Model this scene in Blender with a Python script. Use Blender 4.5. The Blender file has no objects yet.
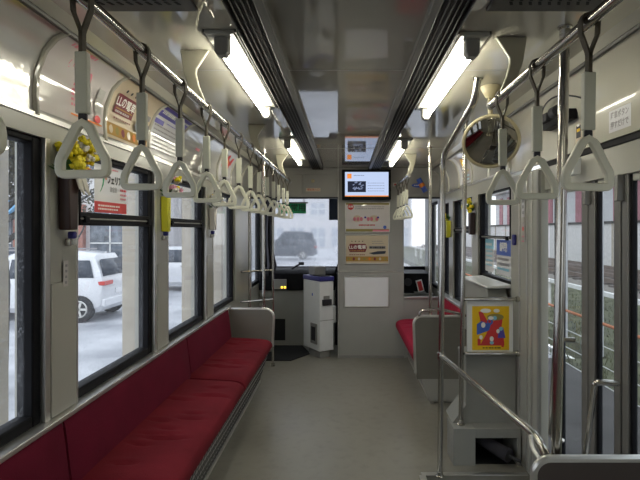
import bpy, bmesh, math, random
from mathutils import Vector, Matrix
random.seed(7)
D = bpy.data
SC = bpy.context.scene
COL = SC.collection
PI = math.pi
CAMZ = 1.5
F = 517.0

# ------------------------------------------------------------------ materials
def newmat(name):
    m = D.materials.new(name); m.use_nodes = True
    nt = m.node_tree
    b = nt.nodes.get('Principled BSDF')
    return m, nt, b

def pmat(name, col, rough=0.5, metal=0.0, spec=0.5, noise=0.06, scale=6.0, bump=0.0, bscale=80.0, coat=0.0, ior=1.45, coat_ior=1.5):
    m, nt, b = newmat(name)
    b.inputs['Roughness'].default_value = rough
    b.inputs['Metallic'].default_value = metal
    b.inputs['IOR'].default_value = ior
    b.inputs['Specular IOR Level'].default_value = spec
    b.inputs['Coat Weight'].default_value = coat
    b.inputs['Coat Roughness'].default_value = 0.06; b.inputs['Coat IOR'].default_value = coat_ior
    tc = nt.nodes.new('ShaderNodeTexCoord')
    n = nt.nodes.new('ShaderNodeTexNoise')
    n.inputs['Scale'].default_value = scale; n.inputs['Detail'].default_value = 5
    nt.links.new(tc.outputs['Object'], n.inputs['Vector'])
    r = nt.nodes.new('ShaderNodeValToRGB')
    c1 = [max(0, c * (1 - noise)) for c in col]; c2 = [min(1, c * (1 + noise)) for c in col]
    r.color_ramp.elements[0].position = 0.3; r.color_ramp.elements[1].position = 0.7
    r.color_ramp.elements[0].color = (*c1, 1); r.color_ramp.elements[1].color = (*c2, 1)
    nt.links.new(n.outputs['Fac'], r.inputs['Fac'])
    nt.links.new(r.outputs['Color'], b.inputs['Base Color'])
    if bump:
        n2 = nt.nodes.new('ShaderNodeTexNoise'); n2.inputs['Scale'].default_value = bscale
        n2.inputs['Detail'].default_value = 3
        nt.links.new(tc.outputs['Object'], n2.inputs['Vector'])
        bp = nt.nodes.new('ShaderNodeBump'); bp.inputs['Strength'].default_value = bump
        bp.inputs['Distance'].default_value = 0.01
        nt.links.new(n2.outputs['Fac'], bp.inputs['Height'])
        nt.links.new(bp.outputs['Normal'], b.inputs['Normal'])
    return m

def emat(name, col, strength):
    m, nt, b = newmat(name)
    nt.nodes.remove(b)
    e = nt.nodes.new('ShaderNodeEmission')
    e.inputs['Color'].default_value = (*col, 1); e.inputs['Strength'].default_value = strength
    nt.links.new(e.outputs[0], nt.nodes['Material Output'].inputs['Surface'])
    return m

def glassmat(name, haze=0.05, tint=(0.95, 0.97, 0.97), drops=0.0, dropscale=60.0, refl=1.0):
    """thin window pane: clear transmission, fresnel reflection, rain drops / mist as a diffuse film"""
    m, nt, b = newmat(name)
    nt.nodes.remove(b)
    out = nt.nodes['Material Output']
    tr = nt.nodes.new('ShaderNodeBsdfTransparent'); tr.inputs['Color'].default_value = (*tint, 1)
    gl = nt.nodes.new('ShaderNodeBsdfGlossy'); gl.inputs['Roughness'].default_value = 0.02
    fr = nt.nodes.new('ShaderNodeFresnel'); fr.inputs['IOR'].default_value = 1.45
    mu = nt.nodes.new('ShaderNodeMath'); mu.operation = 'MULTIPLY'; mu.inputs[1].default_value = refl
    nt.links.new(fr.outputs[0], mu.inputs[0])
    ge = nt.nodes.new('ShaderNodeNewGeometry')              # only the face turned to the viewer's side reflects
    sb = nt.nodes.new('ShaderNodeMath'); sb.operation = 'SUBTRACT'; sb.inputs[0].default_value = refl
    bk = nt.nodes.new('ShaderNodeMath'); bk.operation = 'MULTIPLY'; bk.inputs[1].default_value = refl
    nt.links.new(ge.outputs['Backfacing'], bk.inputs[0]); nt.links.new(bk.outputs[0], sb.inputs[1])
    nt.links.new(sb.outputs[0], mu.inputs[1])
    mx = nt.nodes.new('ShaderNodeMixShader')
    nt.links.new(mu.outputs[0], mx.inputs['Fac'])
    tl = nt.nodes.new('ShaderNodeBsdfTranslucent'); tl.inputs['Color'].default_value = (0.9, 0.93, 0.97, 1)
    tc = nt.nodes.new('ShaderNodeTexCoord')
    n = nt.nodes.new('ShaderNodeTexNoise'); n.inputs['Scale'].default_value = 3.0; n.inputs['Detail'].default_value = 4
    nt.links.new(tc.outputs['Object'], n.inputs['Vector'])
    mr = nt.nodes.new('ShaderNodeMapRange')
    mr.inputs['From Min'].default_value = 0.3; mr.inputs['From Max'].default_value = 0.7
    mr.inputs['To Min'].default_value = haze * 0.5; mr.inputs['To Max'].default_value = haze * 1.5
    nt.links.new(n.outputs['Fac'], mr.inputs['Value'])
    fac = mr.outputs[0]
    if drops > 0:
        v = nt.nodes.new('ShaderNodeTexVoronoi'); v.inputs['Scale'].default_value = dropscale
        nt.links.new(tc.outputs['Object'], v.inputs['Vector'])
        m2 = nt.nodes.new('ShaderNodeMapRange')
        m2.inputs['From Min'].default_value = 0.18; m2.inputs['From Max'].default_value = 0.32
        m2.inputs['To Min'].default_value = drops; m2.inputs['To Max'].default_value = 0
        nt.links.new(v.outputs['Distance'], m2.inputs['Value'])
        ad = nt.nodes.new('ShaderNodeMath'); ad.operation = 'ADD'; ad.use_clamp = True
        nt.links.new(fac, ad.inputs[0]); nt.links.new(m2.outputs[0], ad.inputs[1]); fac = ad.outputs[0]
    m1 = nt.nodes.new('ShaderNodeMixShader')
    nt.links.new(fac, m1.inputs['Fac'])
    nt.links.new(tr.outputs[0], m1.inputs[1]); nt.links.new(tl.outputs[0], m1.inputs[2])
    nt.links.new(m1.outputs[0], mx.inputs[1]); nt.links.new(gl.outputs[0], mx.inputs[2])
    nt.links.new(mx.outputs[0], out.inputs['Surface'])
    return m

def flat(name, col, rough=0.5, coat=0.0, coat_ior=1.5):
    return pmat(name, col, rough, noise=0.02, coat=coat, coat_ior=coat_ior)

M = {}
M['wall'] = pmat('painted_panel', (0.385, 0.38, 0.335), 0.28, noise=0.03, scale=3, ior=1.5)
M['cove'] = pmat('glossy_cream_laminate', (0.53, 0.51, 0.43), 0.09, noise=0.03, scale=2, ior=2.1, bump=0.05, bscale=4)
M['strip'] = pmat('polished_strip_lining', (0.74, 0.73, 0.70), 0.13, metal=0.45, noise=0.03, scale=3, bump=0.22, bscale=7)
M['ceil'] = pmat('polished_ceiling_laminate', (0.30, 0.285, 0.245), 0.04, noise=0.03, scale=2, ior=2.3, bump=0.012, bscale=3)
M['ceil_lamplit'] = pmat('polished_ceiling_lamplit', (0.42, 0.40, 0.34), 0.04, noise=0.03, scale=2, ior=2.2, bump=0.012, bscale=3)  # same ceiling, lightened in colour for the lamp glow beside the tubes
M['panel'] = pmat('grey_bulkhead_paint', (0.33, 0.325, 0.30), 0.4, noise=0.04, scale=4)
M['endp'] = pmat('taupe_plastic', (0.19, 0.18, 0.155), 0.38, noise=0.04, scale=5)
M['part'] = pmat('shaded_taupe_laminate', (0.065, 0.052, 0.048), 0.3, noise=0.06)  # end panel tone darkened to put shade on the near partition
M['cab'] = pmat('cabinet_grey_paint', (0.27, 0.27, 0.25), 0.35, noise=0.05, scale=4)
M['stile'] = pmat('door_stile_metal', (0.20, 0.195, 0.185), 0.35, metal=0.3, noise=0.04)
M['alu'] = pmat('brushed_aluminium', (0.62, 0.61, 0.58), 0.33, metal=0.85, noise=0.06, scale=12)
M['arm'] = pmat('shaded_bracket_paint', (0.36, 0.34, 0.26), 0.4, noise=0.03)  # colour darkened for the shade on the unlit bracket faces
M['chrome'] = pmat('polished_steel', (0.52, 0.50, 0.46), 0.16, metal=1.0, noise=0.05, scale=15)
M['black'] = pmat('black_rubber_frame', (0.008, 0.008, 0.010), 0.55, spec=0.12, noise=0.2, scale=10)
M['dark'] = pmat('dark_void', (0.008, 0.008, 0.009), 0.7, noise=0.2)
M['vent'] = pmat('dark_vent_metal', (0.030, 0.029, 0.028), 0.4, noise=0.1)
M['ventlip'] = pmat('grey_vent_frame', (0.075, 0.072, 0.066), 0.5, noise=0.06)
M['grey'] = pmat('mid_grey_plastic', (0.25, 0.245, 0.23), 0.4)
M['grip'] = pmat('cream_grip_plastic', (0.70, 0.69, 0.56), 0.32, noise=0.04, scale=10)
M['sleeve'] = pmat('pale_sleeve_plastic', (0.60, 0.60, 0.49), 0.38, noise=0.04, scale=10)
M['belt'] = pmat('webbing_strap', (0.075, 0.062, 0.042), 0.7, noise=0.35, scale=60)
M['red'] = pmat('crimson_plush', (0.160, 0.014, 0.022), 0.9, spec=0.15, noise=0.18, scale=5, bump=0.25, bscale=160)
M['redback'] = pmat('crimson_plush_shaded', (0.130, 0.010, 0.026), 0.9, spec=0.15, noise=0.14, scale=5, bump=0.2, bscale=160)  # seat plush again, darker and pinker for the shade on the backrests
M['pink'] = pmat('rose_plush', (0.32, 0.018, 0.045), 0.9, spec=0.15, noise=0.1, scale=5)
M['white'] = pmat('white_paint', (0.74, 0.75, 0.74), 0.35, noise=0.03)
M['paper'] = flat('white_paper', (0.78, 0.78, 0.80), 0.25, coat=0.5)
M['plastic_clear'] = flat('milky_holder_sheet', (0.62, 0.61, 0.58), 0.07, coat=1, coat_ior=2.4)
M['pinkpaper'] = flat('pale_pink_paper', (0.74, 0.69, 0.68), 0.09, coat=1, coat_ior=2.2)
M['beige'] = flat('beige_paper', (0.60, 0.50, 0.36), 0.3, coat=0.4)
M['maroon'] = flat('maroon_print', (0.20, 0.035, 0.045), 0.4)
M['redprint'] = flat('red_print', (0.60, 0.045, 0.045), 0.4)
M['orange'] = flat('orange_print', (0.75, 0.22, 0.02), 0.4)
M['bluep'] = flat('blue_print', (0.06, 0.13, 0.50), 0.4)
M['violet'] = flat('violet_print', (0.10, 0.08, 0.42), 0.35)
M['skyp'] = flat('cyan_print', (0.25, 0.55, 0.68), 0.4)
M['greenp'] = flat('green_print', (0.02, 0.42, 0.16), 0.4)
M['olive'] = flat('olive_print', (0.30, 0.25, 0.07), 0.5)
M['yellowp'] = flat('yellow_print', (0.82, 0.52, 0.01), 0.4)
M['ink'] = flat('black_ink', (0.02, 0.02, 0.025), 0.5)
M['greyink'] = flat('grey_ink', (0.28, 0.27, 0.28), 0.5)
M['whiteink'] = flat('white_ink', (0.85, 0.84, 0.80), 0.5)
M['pinkink'] = flat('pink_ink', (0.70, 0.22, 0.28), 0.5)
M['gold'] = flat('ochre_print', (0.42, 0.24, 0.05), 0.5)
M['tube'] = emat('fluorescent_glow', (1.0, 0.96, 0.80), 28.0)
M['screen'] = emat('screen_glow', (0.60, 0.72, 1.0), 0.85)
M['screen_or'] = emat('screen_orange', (1.0, 0.32, 0.06), 0.9)
M['screen_dk'] = emat('screen_dark', (0.05, 0.06, 0.10), 0.4)
M['screen_mid'] = emat('screen_mid', (0.33, 0.40, 0.62), 0.6)
M['lampy'] = emat('amber_indicator', (1.0, 0.6, 0.05), 2.5)
M['petal'] = pmat('yellow_petal', (0.80, 0.66, 0.02), 0.6, noise=0.25, scale=30)
M['petalw'] = pmat('white_petal', (0.75, 0.72, 0.66), 0.6, noise=0.1)
M['petalr'] = pmat('orange_petal', (0.75, 0.16, 0.03), 0.6)
M['petalp'] = pmat('pink_petal', (0.72, 0.35, 0.45), 0.6)
M['leaf'] = pmat('leaf_green', (0.05, 0.14, 0.03), 0.5, noise=0.3, scale=20)
M['wood'] = pmat('dark_brown_wood', (0.030, 0.011, 0.008), 0.4, noise=0.3, scale=12)
M['lime'] = pmat('yellow_green_paper', (0.60, 0.58, 0.03), 0.5)
M['navy'] = pmat('navy_plastic', (0.03, 0.03, 0.20), 0.4)
M['mirror'] = pmat('convex_mirror_glass', (0.34, 0.32, 0.28), 0.03, metal=1.0, noise=0.02)
M['mrim'] = pmat('cream_mirror_rim', (0.46, 0.40, 0.25), 0.4)
M['glass'] = glassmat('rainy_side_glass', 0.02, tint=(.97, .98, .98), drops=0.07, dropscale=55, refl=.7)
M['dglass'] = glassmat('door_glass', 0.02, tint=(0.88, 0.90, 0.89), refl=.4)
M['wglass'] = glassmat('misted_windshield', 0.14, drops=0.08, dropscale=30)
_nt = M['wglass'].node_tree
_tr = [n for n in _nt.nodes if n.type == 'BSDF_TRANSPARENT'][0]
_rf = _nt.nodes.new('ShaderNodeBsdfRefraction'); _rf.inputs['IOR'].default_value = 1.2; _rf.inputs['Roughness'].default_value = 0.085
_dst = _tr.outputs[0].links[0].to_socket
_nt.links.new(_rf.outputs[0], _dst)
M['curtain'] = pmat('dark_curtain_cloth', (0.03, 0.028, 0.035), 0.9, noise=0.3, bump=0.3, bscale=20)
M['carwhite'] = pmat('white_car_paint', (0.66, 0.67, 0.70), 0.15, noise=0.01, coat=0.6)
M['carglass'] = pmat('tinted_car_glass', (0.07, 0.08, 0.10), 0.15, spec=.25, noise=0.2, scale=8)
M['cardark'] = pmat('dark_car_paint', (0.05, 0.06, 0.08), 0.45, spec=.15)
M['tyre'] = pmat('tyre_rubber', (0.03, 0.03, 0.032), 0.8)
M['taillight'] = pmat('tail_light_red', (0.55, 0.06, 0.05), 0.2)
M['concrete'] = pmat('pale_concrete_post', (0.40, 0.36, 0.30), 0.8, noise=0.12, scale=5)
M['stucco'] = pmat('pale_stucco', (0.62, 0.60, 0.60), 0.85, noise=0.1)
M['brick'] = pmat('reddish_brick', (0.36, 0.16, 0.12), 0.85, noise=0.25, scale=8)
M['shop'] = pmat('shopfront_glass', (0.16, 0.18, 0.21), 0.15, noise=0.5, scale=3)
M['greyw'] = pmat('pale_grey_glazing', (0.36, 0.39, 0.44), 0.4, noise=0.2)
M['awning'] = pmat('blue_awning', (0.14, 0.34, 0.55), 0.7)
M['pinkwall'] = pmat('pink_siding', (0.34, 0.145, 0.17), 0.8, noise=0.08)
M['whitewall'] = pmat('white_siding', (0.52, 0.52, 0.54), 0.8, noise=0.06)
M['rust'] = pmat('rust_orange_rail', (0.50, 0.17, 0.07), 0.7, noise=0.25, scale=20)
M['whiterail'] = pmat('white_rail_paint', (0.66, 0.66, 0.64), 0.6, noise=0.1)
M['steelrail'] = pmat('rusty_track', (0.16, 0.12, 0.10), 0.6, noise=0.2)
M['sleeper'] = pmat('sleeper_wood', (0.13, 0.11, 0.10), 0.9, noise=0.25)
M['bark'] = pmat('bare_bark', (0.05, 0.045, 0.04), 0.9, noise=0.3)
M['twig'] = pmat('winter_foliage', (0.07, 0.065, 0.045), 0.9, noise=0.4, scale=6)
M['grass'] = pmat('short_grass', (0.085, 0.088, 0.048), 0.95, noise=0.45, scale=2.2, bump=0.5, bscale=30)
M['blade'] = pmat('grass_blade', (0.10, 0.105, 0.052), 0.8, noise=0.3, scale=3)
M['gravel'] = pmat('track_gravel', (0.19, 0.17, 0.15), 0.95, noise=0.35, scale=25, bump=0.6, bscale=60)
M['asphalt'] = pmat('damp_asphalt', (0.085, 0.080, 0.078), 0.85, spec=.15, noise=0.15, scale=3, bump=0.2, bscale=120)

def floor_mat():
    m, nt, b = newmat('worn_vinyl_floor')
    tc = nt.nodes.new('ShaderNodeTexCoord')
    n1 = nt.nodes.new('ShaderNodeTexNoise'); n1.inputs['Scale'].default_value = 1.6; n1.inputs['Detail'].default_value = 8
    n2 = nt.nodes.new('ShaderNodeTexNoise'); n2.inputs['Scale'].default_value = 14; n2.inputs['Detail'].default_value = 6
    for n in (n1, n2): nt.links.new(tc.outputs['Object'], n.inputs['Vector'])
    r = nt.nodes.new('ShaderNodeValToRGB')
    r.color_ramp.elements[0].position = 0.3; r.color_ramp.elements[0].color = (0.225, 0.210, 0.172, 1)
    r.color_ramp.elements[1].position = 0.7; r.color_ramp.elements[1].color = (0.285, 0.268, 0.225, 1)
    nt.links.new(n1.outputs['Fac'], r.inputs['Fac'])
    r2 = nt.nodes.new('ShaderNodeValToRGB')
    r2.color_ramp.elements[0].position = 0.28; r2.color_ramp.elements[0].color = (0.66, 0.65, 0.62, 1)
    r2.color_ramp.elements[1].position = 0.5; r2.color_ramp.elements[1].color = (1, 1, 1, 1)
    nt.links.new(n2.outputs['Fac'], r2.inputs['Fac'])
    mx = nt.nodes.new('ShaderNodeMix'); mx.data_type = 'RGBA'; mx.blend_type = 'MULTIPLY'; mx.inputs['Factor'].default_value = 0.35
    nt.links.new(r.outputs['Color'], mx.inputs['A']); nt.links.new(r2.outputs['Color'], mx.inputs['B'])
    nt.links.new(mx.outputs['Result'], b.inputs['Base Color'])
    mr = nt.nodes.new('ShaderNodeMapRange'); mr.inputs['To Min'].default_value = 0.22; mr.inputs['To Max'].default_value = 0.48
    nt.links.new(n1.outputs['Fac'], mr.inputs['Value']); nt.links.new(mr.outputs[0], b.inputs['Roughness'])
    bp = nt.nodes.new('ShaderNodeBump'); bp.inputs['Strength'].default_value = 0.08; bp.inputs['Distance'].default_value = 0.01
    nt.links.new(n2.outputs['Fac'], bp.inputs['Height']); nt.links.new(bp.outputs['Normal'], b.inputs['Normal'])
    return m
M['floor'] = floor_mat()

def snow_mat():
    m, nt, b = newmat('wet_slush_ground')
    tc = nt.nodes.new('ShaderNodeTexCoord')
    n1 = nt.nodes.new('ShaderNodeTexNoise'); n1.inputs['Scale'].default_value = 0.8; n1.inputs['Detail'].default_value = 9
    nt.links.new(tc.outputs['Object'], n1.inputs['Vector'])
    r = nt.nodes.new('ShaderNodeValToRGB')
    r.color_ramp.elements[0].position = 0.35; r.color_ramp.elements[0].color = (0.30, 0.31, 0.34, 1)
    r.color_ramp.elements[1].position = 0.62; r.color_ramp.elements[1].color = (0.54, 0.55, 0.58, 1)
    nt.links.new(n1.outputs['Fac'], r.inputs['Fac']); nt.links.new(r.outputs['Color'], b.inputs['Base Color'])
    b.inputs['Roughness'].default_value = 0.42
    return m
M['snow'] = snow_mat()

def slat_mat():
    """perforated kick panel: rows of small dark slots"""
    m, nt, b = newmat('slotted_steel_kick_panel')
    tc = nt.nodes.new('ShaderNodeTexCoord')
    sp = nt.nodes.new('ShaderNodeSeparateXYZ'); nt.links.new(tc.outputs['Object'], sp.inputs[0])
    w = nt.nodes.new('ShaderNodeMath'); w.operation = 'MULTIPLY'; w.inputs[1].default_value = 2 * PI / 0.052
    nt.links.new(sp.outputs['Y'], w.inputs[0])
    s = nt.nodes.new('ShaderNodeMath'); s.operation = 'SINE'; nt.links.new(w.outputs[0], s.inputs[0])
    r = nt.nodes.new('ShaderNodeValToRGB')
    r.color_ramp.elements[0].position = 0.42; r.color_ramp.elements[0].color = (0.46, 0.455, 0.43, 1)
    r.color_ramp.elements[1].position = 0.56; r.color_ramp.elements[1].color = (0.02, 0.02, 0.02, 1)
    nt.links.new(s.outputs[0], r.inputs['Fac']); nt.links.new(r.outputs['Color'], b.inputs['Base Color'])
    b.inputs['Roughness'].default_value = 0.4; b.inputs['Metallic'].default_value = 0.4
    return m
M['kick'] = slat_mat()
M['kickp'] = pmat('steel_kick_panel', (0.40, 0.395, 0.375), 0.35, metal=.4, noise=.06)

# ------------------------------------------------------------------ mesh builder
class MB:
    def __init__(s): s.v = []; s.f = []; s.m = []; s.mats = []
    def mi(s, mat):
        mat = M[mat] if isinstance(mat, str) else mat
        if mat not in s.mats: s.mats.append(mat)
        return s.mats.index(mat)
    def add(s, vs, fs, mat):
        k = len(s.v); i = s.mi(mat)
        s.v += [tuple(p) for p in vs]
        for f in fs: s.f.append([k + q for q in f]); s.m.append(i)
        return s
    def box(s, x0, x1, y0, y1, z0, z1, mat):
        vs = [(x, y, z) for z in (z0, z1) for y in (y0, y1) for x in (x0, x1)]
        fs = [(0, 2, 3, 1), (4, 5, 7, 6), (0, 1, 5, 4), (2, 6, 7, 3), (0, 4, 6, 2), (1, 3, 7, 5)]
        return s.add(vs, fs, mat)
    def obox(s, c, ax, ay, az, hx, hy, hz, mat):
        c = Vector(c); ax = Vector(ax).normalized(); ay = Vector(ay).normalized(); az = Vector(az).normalized()
        vs = [c + ax * i * hx + ay * j * hy + az * k * hz for k in (-1, 1) for j in (-1, 1) for i in (-1, 1)]
        fs = [(0, 2, 3, 1), (4, 5, 7, 6), (0, 1, 5, 4), (2, 6, 7, 3), (0, 4, 6, 2), (1, 3, 7, 5)]
        return s.add(vs, fs, mat)
    def prism(s, poly, axis, a, b, mat):
        """poly 2D extruded along axis: 'x' -> (y,z), 'y' -> (x,z), 'z' -> (x,y)"""
        def P(p, t):
            return {'x': (t, p[0], p[1]), 'y': (p[0], t, p[1]), 'z': (p[0], p[1], t)}[axis]
        n = len(poly)
        vs = [P(p, a) for p in poly] + [P(p, b) for p in poly]
        fs = [list(range(n)), list(range(2 * n - 1, n - 1, -1))]
        for i in range(n): fs.append((i, i + n, (i + 1) % n + n, (i + 1) % n))
        return s.add(vs, fs, mat)
    def sheet(s, prof, y0, y1, th, mat, ny=1):
        """profile polyline (x,z) extruded in y with a small thickness towards the outside"""
        n = len(prof); off = []
        for i in range(n):
            a = Vector(prof[max(0, i - 1)]); b = Vector(prof[min(n - 1, i + 1)])
            t = (b - a).normalized(); nn = Vector((t.y, -t.x))
            off.append((prof[i][0] + nn.x * th, prof[i][1] + nn.y * th))
        poly = list(prof) + off[::-1]
        return s.prism(poly, 'y', y0, y1, mat)
    def tube(s, pts, r, mat, n=12, r2=None, closed=False):
        pts = [Vector(p) for p in pts]; N = len(pts)
        rings = []; u = None
        for i, p in enumerate(pts):
            if closed: t = (pts[(i + 1) % N] - pts[i - 1])
            else: t = pts[min(N - 1, i + 1)] - pts[max(0, i - 1)]
            t.normalize()
            if u is None:
                u = t.orthogonal().normalized()
            else:
                u = (u - t * u.dot(t)).normalized()
            w = t.cross(u)
            rr = r if r2 is None else r + (r2 - r) * i / (N - 1)
            rings.append([p + (u * math.cos(2 * PI * k / n) + w * math.sin(2 * PI * k / n)) * rr for k in range(n)])
        vs = [q for ring in rings for q in ring]; fs = []
        for i in range(N if closed else N - 1):
            for k in range(n):
                a = i * n + k; b = i * n + (k + 1) % n; j = ((i + 1) % N) * n
                fs.append((a, b, j + (k + 1) % n, j + k))
        if not closed:
            fs.append(list(range(n - 1, -1, -1))); fs.append([(N - 1) * n + k for k in range(n)])
        return s.add(vs, fs, mat)
    def flatloop(s, pts, w, t, nrm, mat, rnd=0.35):
        """closed loop with a rounded-rect cross section: w in-plane, t along nrm"""
        pts = [Vector(p) for p in pts]; N = len(pts); nrm = Vector(nrm).normalized()
        sec = []
        for k in range(12):
            a = 2 * PI * k / 12; c, q = math.cos(a), math.sin(a)
            sec.append((math.copysign(abs(c) ** rnd, c) * w / 2, math.copysign(abs(q) ** rnd, q) * t / 2))
        vs = []
        for i in range(N):
            tg = (pts[(i + 1) % N] - pts[i - 1]).normalized(); side = tg.cross(nrm).normalized()
            for a, b in sec: vs.append(pts[i] + side * a + nrm * b)
        fs = []
        for i in range(N):
            j = (i + 1) % N
            for k in range(12):
                fs.append((i * 12 + k, i * 12 + (k + 1) % 12, j * 12 + (k + 1) % 12, j * 12 + k))
        return s.add(vs, fs, mat)
    def lathe(s, prof, c, mat, n=20, axis=(0, 0, 1)):
        c = Vector(c); az = Vector(axis).normalized(); ax = az.orthogonal().normalized(); ay = az.cross(ax)
        vs = []; fs = []
        for r, h in prof:
            for k in range(n):
                a = 2 * PI * k / n
                vs.append(c + az * h + (ax * math.cos(a) + ay * math.sin(a)) * max(r, 1e-4))
        for i in range(len(prof) - 1):
            for k in range(n):
                fs.append((i * n + k, i * n + (k + 1) % n, (i + 1) * n + (k + 1) % n, (i + 1) * n + k))
        fs.append(list(range(n - 1, -1, -1))); fs.append([(len(prof) - 1) * n + k for k in range(n)])
        return s.add(vs, fs, mat)
    def ball(s, c, r, mat, sx=1, sy=1, sz=1, n=8, m=6, jit=0.0):
        vs = []; fs = []
        for i in range(m + 1):
            th = PI * i / m
            for k in range(n):
                a = 2 * PI * k / n; q = r * (1 + random.uniform(-jit, jit))
                vs.append((c[0] + q * sx * math.sin(th) * math.cos(a), c[1] + q * sy * math.sin(th) * math.sin(a), c[2] + q * sz * math.cos(th)))
        for i in range(m):
            for k in range(n):
                fs.append((i * n + k, (i + 1) * n + k, (i + 1) * n + (k + 1) % n, i * n + (k + 1) % n))
        return s.add(vs, fs, mat)
    def build(s, name, parent=None, label=None, cat=None, group=None, kind=None, bevel=0, smooth=True, seg=2, origin=None):
        me = D.meshes.new(name)
        if parent is not None: loc = Vector(origin_of(parent))
        elif origin is not None: loc = Vector(origin)
        else:
            xs = [p[0] for p in s.v]; ys = [p[1] for p in s.v]; zs = [p[2] for p in s.v]
            loc = Vector(((min(xs) + max(xs)) / 2, (min(ys) + max(ys)) / 2, min(zs)))
        me.from_pydata([(p[0] - loc.x, p[1] - loc.y, p[2] - loc.z) for p in s.v], [], s.f)
        for m in s.mats: me.materials.append(m)
        me.polygons.foreach_set('material_index', s.m)
        me.update()
        bm = bmesh.new(); bm.from_mesh(me)
        bmesh.ops.recalc_face_normals(bm, faces=bm.faces)
        bm.to_mesh(me); bm.free()
        if smooth:
            me.polygons.foreach_set('use_smooth', [True] * len(me.polygons))
            me.set_sharp_from_angle(angle=math.radians(35))
        o = D.objects.new(name, me); COL.objects.link(o)
        if parent is not None: o.parent = parent
        else: o.location = loc
        if bevel:
            b = o.modifiers.new('bevel', 'BEVEL'); b.width = bevel; b.segments = seg; b.limit_method = 'ANGLE'
            b.angle_limit = math.radians(40)
        tag(o, label, cat, group, kind)
        return o

def origin_of(o):
    v = Vector((0, 0, 0))
    while o is not None:
        v += Vector(o.location); o = o.parent
    return v
def tag(o, label=None, cat=None, group=None, kind=None):
    if label: o['label'] = label
    if cat: o['category'] = cat
    if group: o['group'] = group
    if kind: o['kind'] = kind
def thing(name, label, cat, loc, group=None):
    o = D.objects.new(name, None); COL.objects.link(o); o.location = loc
    o.empty_display_size = 0.05
    tag(o, label, cat, group); return o
def struct(mb, name, bevel=0, parent=None, **k):
    return mb.build(name, parent=parent, bevel=bevel, kind='structure' if parent is None else None, **k)
def dup(root, delta=(0, 0, 0), label=None, parent=None, rot=None):
    c = root.copy(); COL.objects.link(c)
    if parent is not None: c.parent = parent
    else:
        c.location = Vector(root.location) + Vector(delta)
        if rot is not None: c.rotation_euler = rot
    if label: c['label'] = label
    for ch in list(root.children): dup(ch, parent=c)
    return c

# ---- lettering: a text curve turned into plain mesh points in a plane (u right, v up)
def text2d(body, size, cx=0, cy=0, bold=0.0, sx=1.0):
    cu = D.curves.new('lettering', 'FONT'); cu.body = body; cu.size = size
    cu.align_x = 'CENTER'; cu.align_y = 'CENTER'; cu.offset = bold; cu.resolution_u = 2
    ob = D.objects.new('lettering', cu); COL.objects.link(ob)
    bpy.context.view_layer.update()
    dg = bpy.context.evaluated_depsgraph_get()
    me = D.meshes.new_from_object(ob.evaluated_get(dg))
    vs = [(v.co.x * sx + cx, v.co.y + cy) for v in me.vertices]
    fs = [list(p.vertices) for p in me.polygons]
    D.objects.remove(ob); D.curves.remove(cu); D.meshes.remove(me)
    return vs, fs

class Print:
    """a printed sheet: rectangles, discs and lettering laid on a surface given by surf(u, v, height)"""
    def __init__(s, surf, w, h, paper, th=0.002, nu=1, nv=1):
        s.mb = MB(); s.surf = surf; s.w = w; s.h = h; s.k = 1; s.th = th
        s.grid(0, 0, w, h, paper, 0.0, nu, nv)
        # back of the sheet
    def grid(s, u0, v0, u1, v1, mat, lift, nu=1, nv=1):
        vs = []; fs = []
        for j in range(nv + 1):
            for i in range(nu + 1):
                vs.append(s.surf(u0 + (u1 - u0) * i / nu, v0 + (v1 - v0) * j / nv, lift))
        for j in range(nv):
            for i in range(nu):
                a = j * (nu + 1) + i; fs.append((a, a + 1, a + nu + 2, a + nu + 1))
        s.mb.add(vs, fs, mat)
    def rect(s, u0, v0, u1, v1, mat, nv=1):
        s.grid(u0, v0, u1, v1, mat, 0.0006 * s.k, 1, nv); s.k += 1
    def poly(s, pts, mat):
        s.mb.add([s.surf(u, v, 0.0006 * s.k) for u, v in pts], [list(range(len(pts)))], mat); s.k += 1
    def disc(s, u, v, r, mat, ry=None, n=16):
        ry = ry or r
        s.poly([(u + r * math.cos(2 * PI * i / n), v + ry * math.sin(2 * PI * i / n)) for i in range(n)], mat)
    def text(s, body, size, u, v, mat, bold=0.0, sx=1.0):
        vs, fs = text2d(body, size, u, v, bold, sx)
        s.mb.add([s.surf(a, b, 0.0006 * s.k) for a, b in vs], fs, mat); s.k += 1
    def lines(s, u0, u1, v, n, dv, h, mat, seed=1):
        rnd = random.Random(seed)
        vs = []; fs = []
        for i in range(n):
            x = u0
            while x < u1:
                w = rnd.uniform(.010, .022)
                if x + w > u1: break
                k = len(vs); y = v - i * dv
                vs += [s.surf(a, b, 0.0006 * s.k) for a, b in ((x, y), (x + w, y), (x + w, y + h), (x, y + h))]
                fs.append((k, k + 1, k + 2, k + 3)); x += w + rnd.uniform(.003, .008)
        s.mb.add(vs, fs, mat); s.k += 1

def planesurf(o, ud, vd, nd):
    o, ud, vd, nd = Vector(o), Vector(ud), Vector(vd), Vector(nd)
    return lambda u, v, l=0: o + ud * u + vd * v + nd * l

def bezier(p0, p1, p2, n=8):
    p0, p1, p2 = Vector(p0), Vector(p1), Vector(p2)
    return [(p0 * (1 - t) ** 2 + p1 * 2 * t * (1 - t) + p2 * t * t) for t in [i / n for i in range(n + 1)]]
def rounded_path(pts, r=0.05, n=6):
    pts = [Vector(p) for p in pts]; out = [pts[0]]
    for i in range(1, len(pts) - 1):
        a, b, c = pts[i - 1], pts[i], pts[i + 1]
        d1 = (a - b); d2 = (c - b)
        q = min(r, d1.length * .45, d2.length * .45)
        out += bezier(b + d1.normalized() * q, b, b + d2.normalized() * q, n)
    out.append(pts[-1]); return out

Y0, YB, YF = -1.55, 6.06, 7.30          # rear bulkhead, cab bulkhead, windshield
ZC = 2.227                              # ceiling
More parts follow.
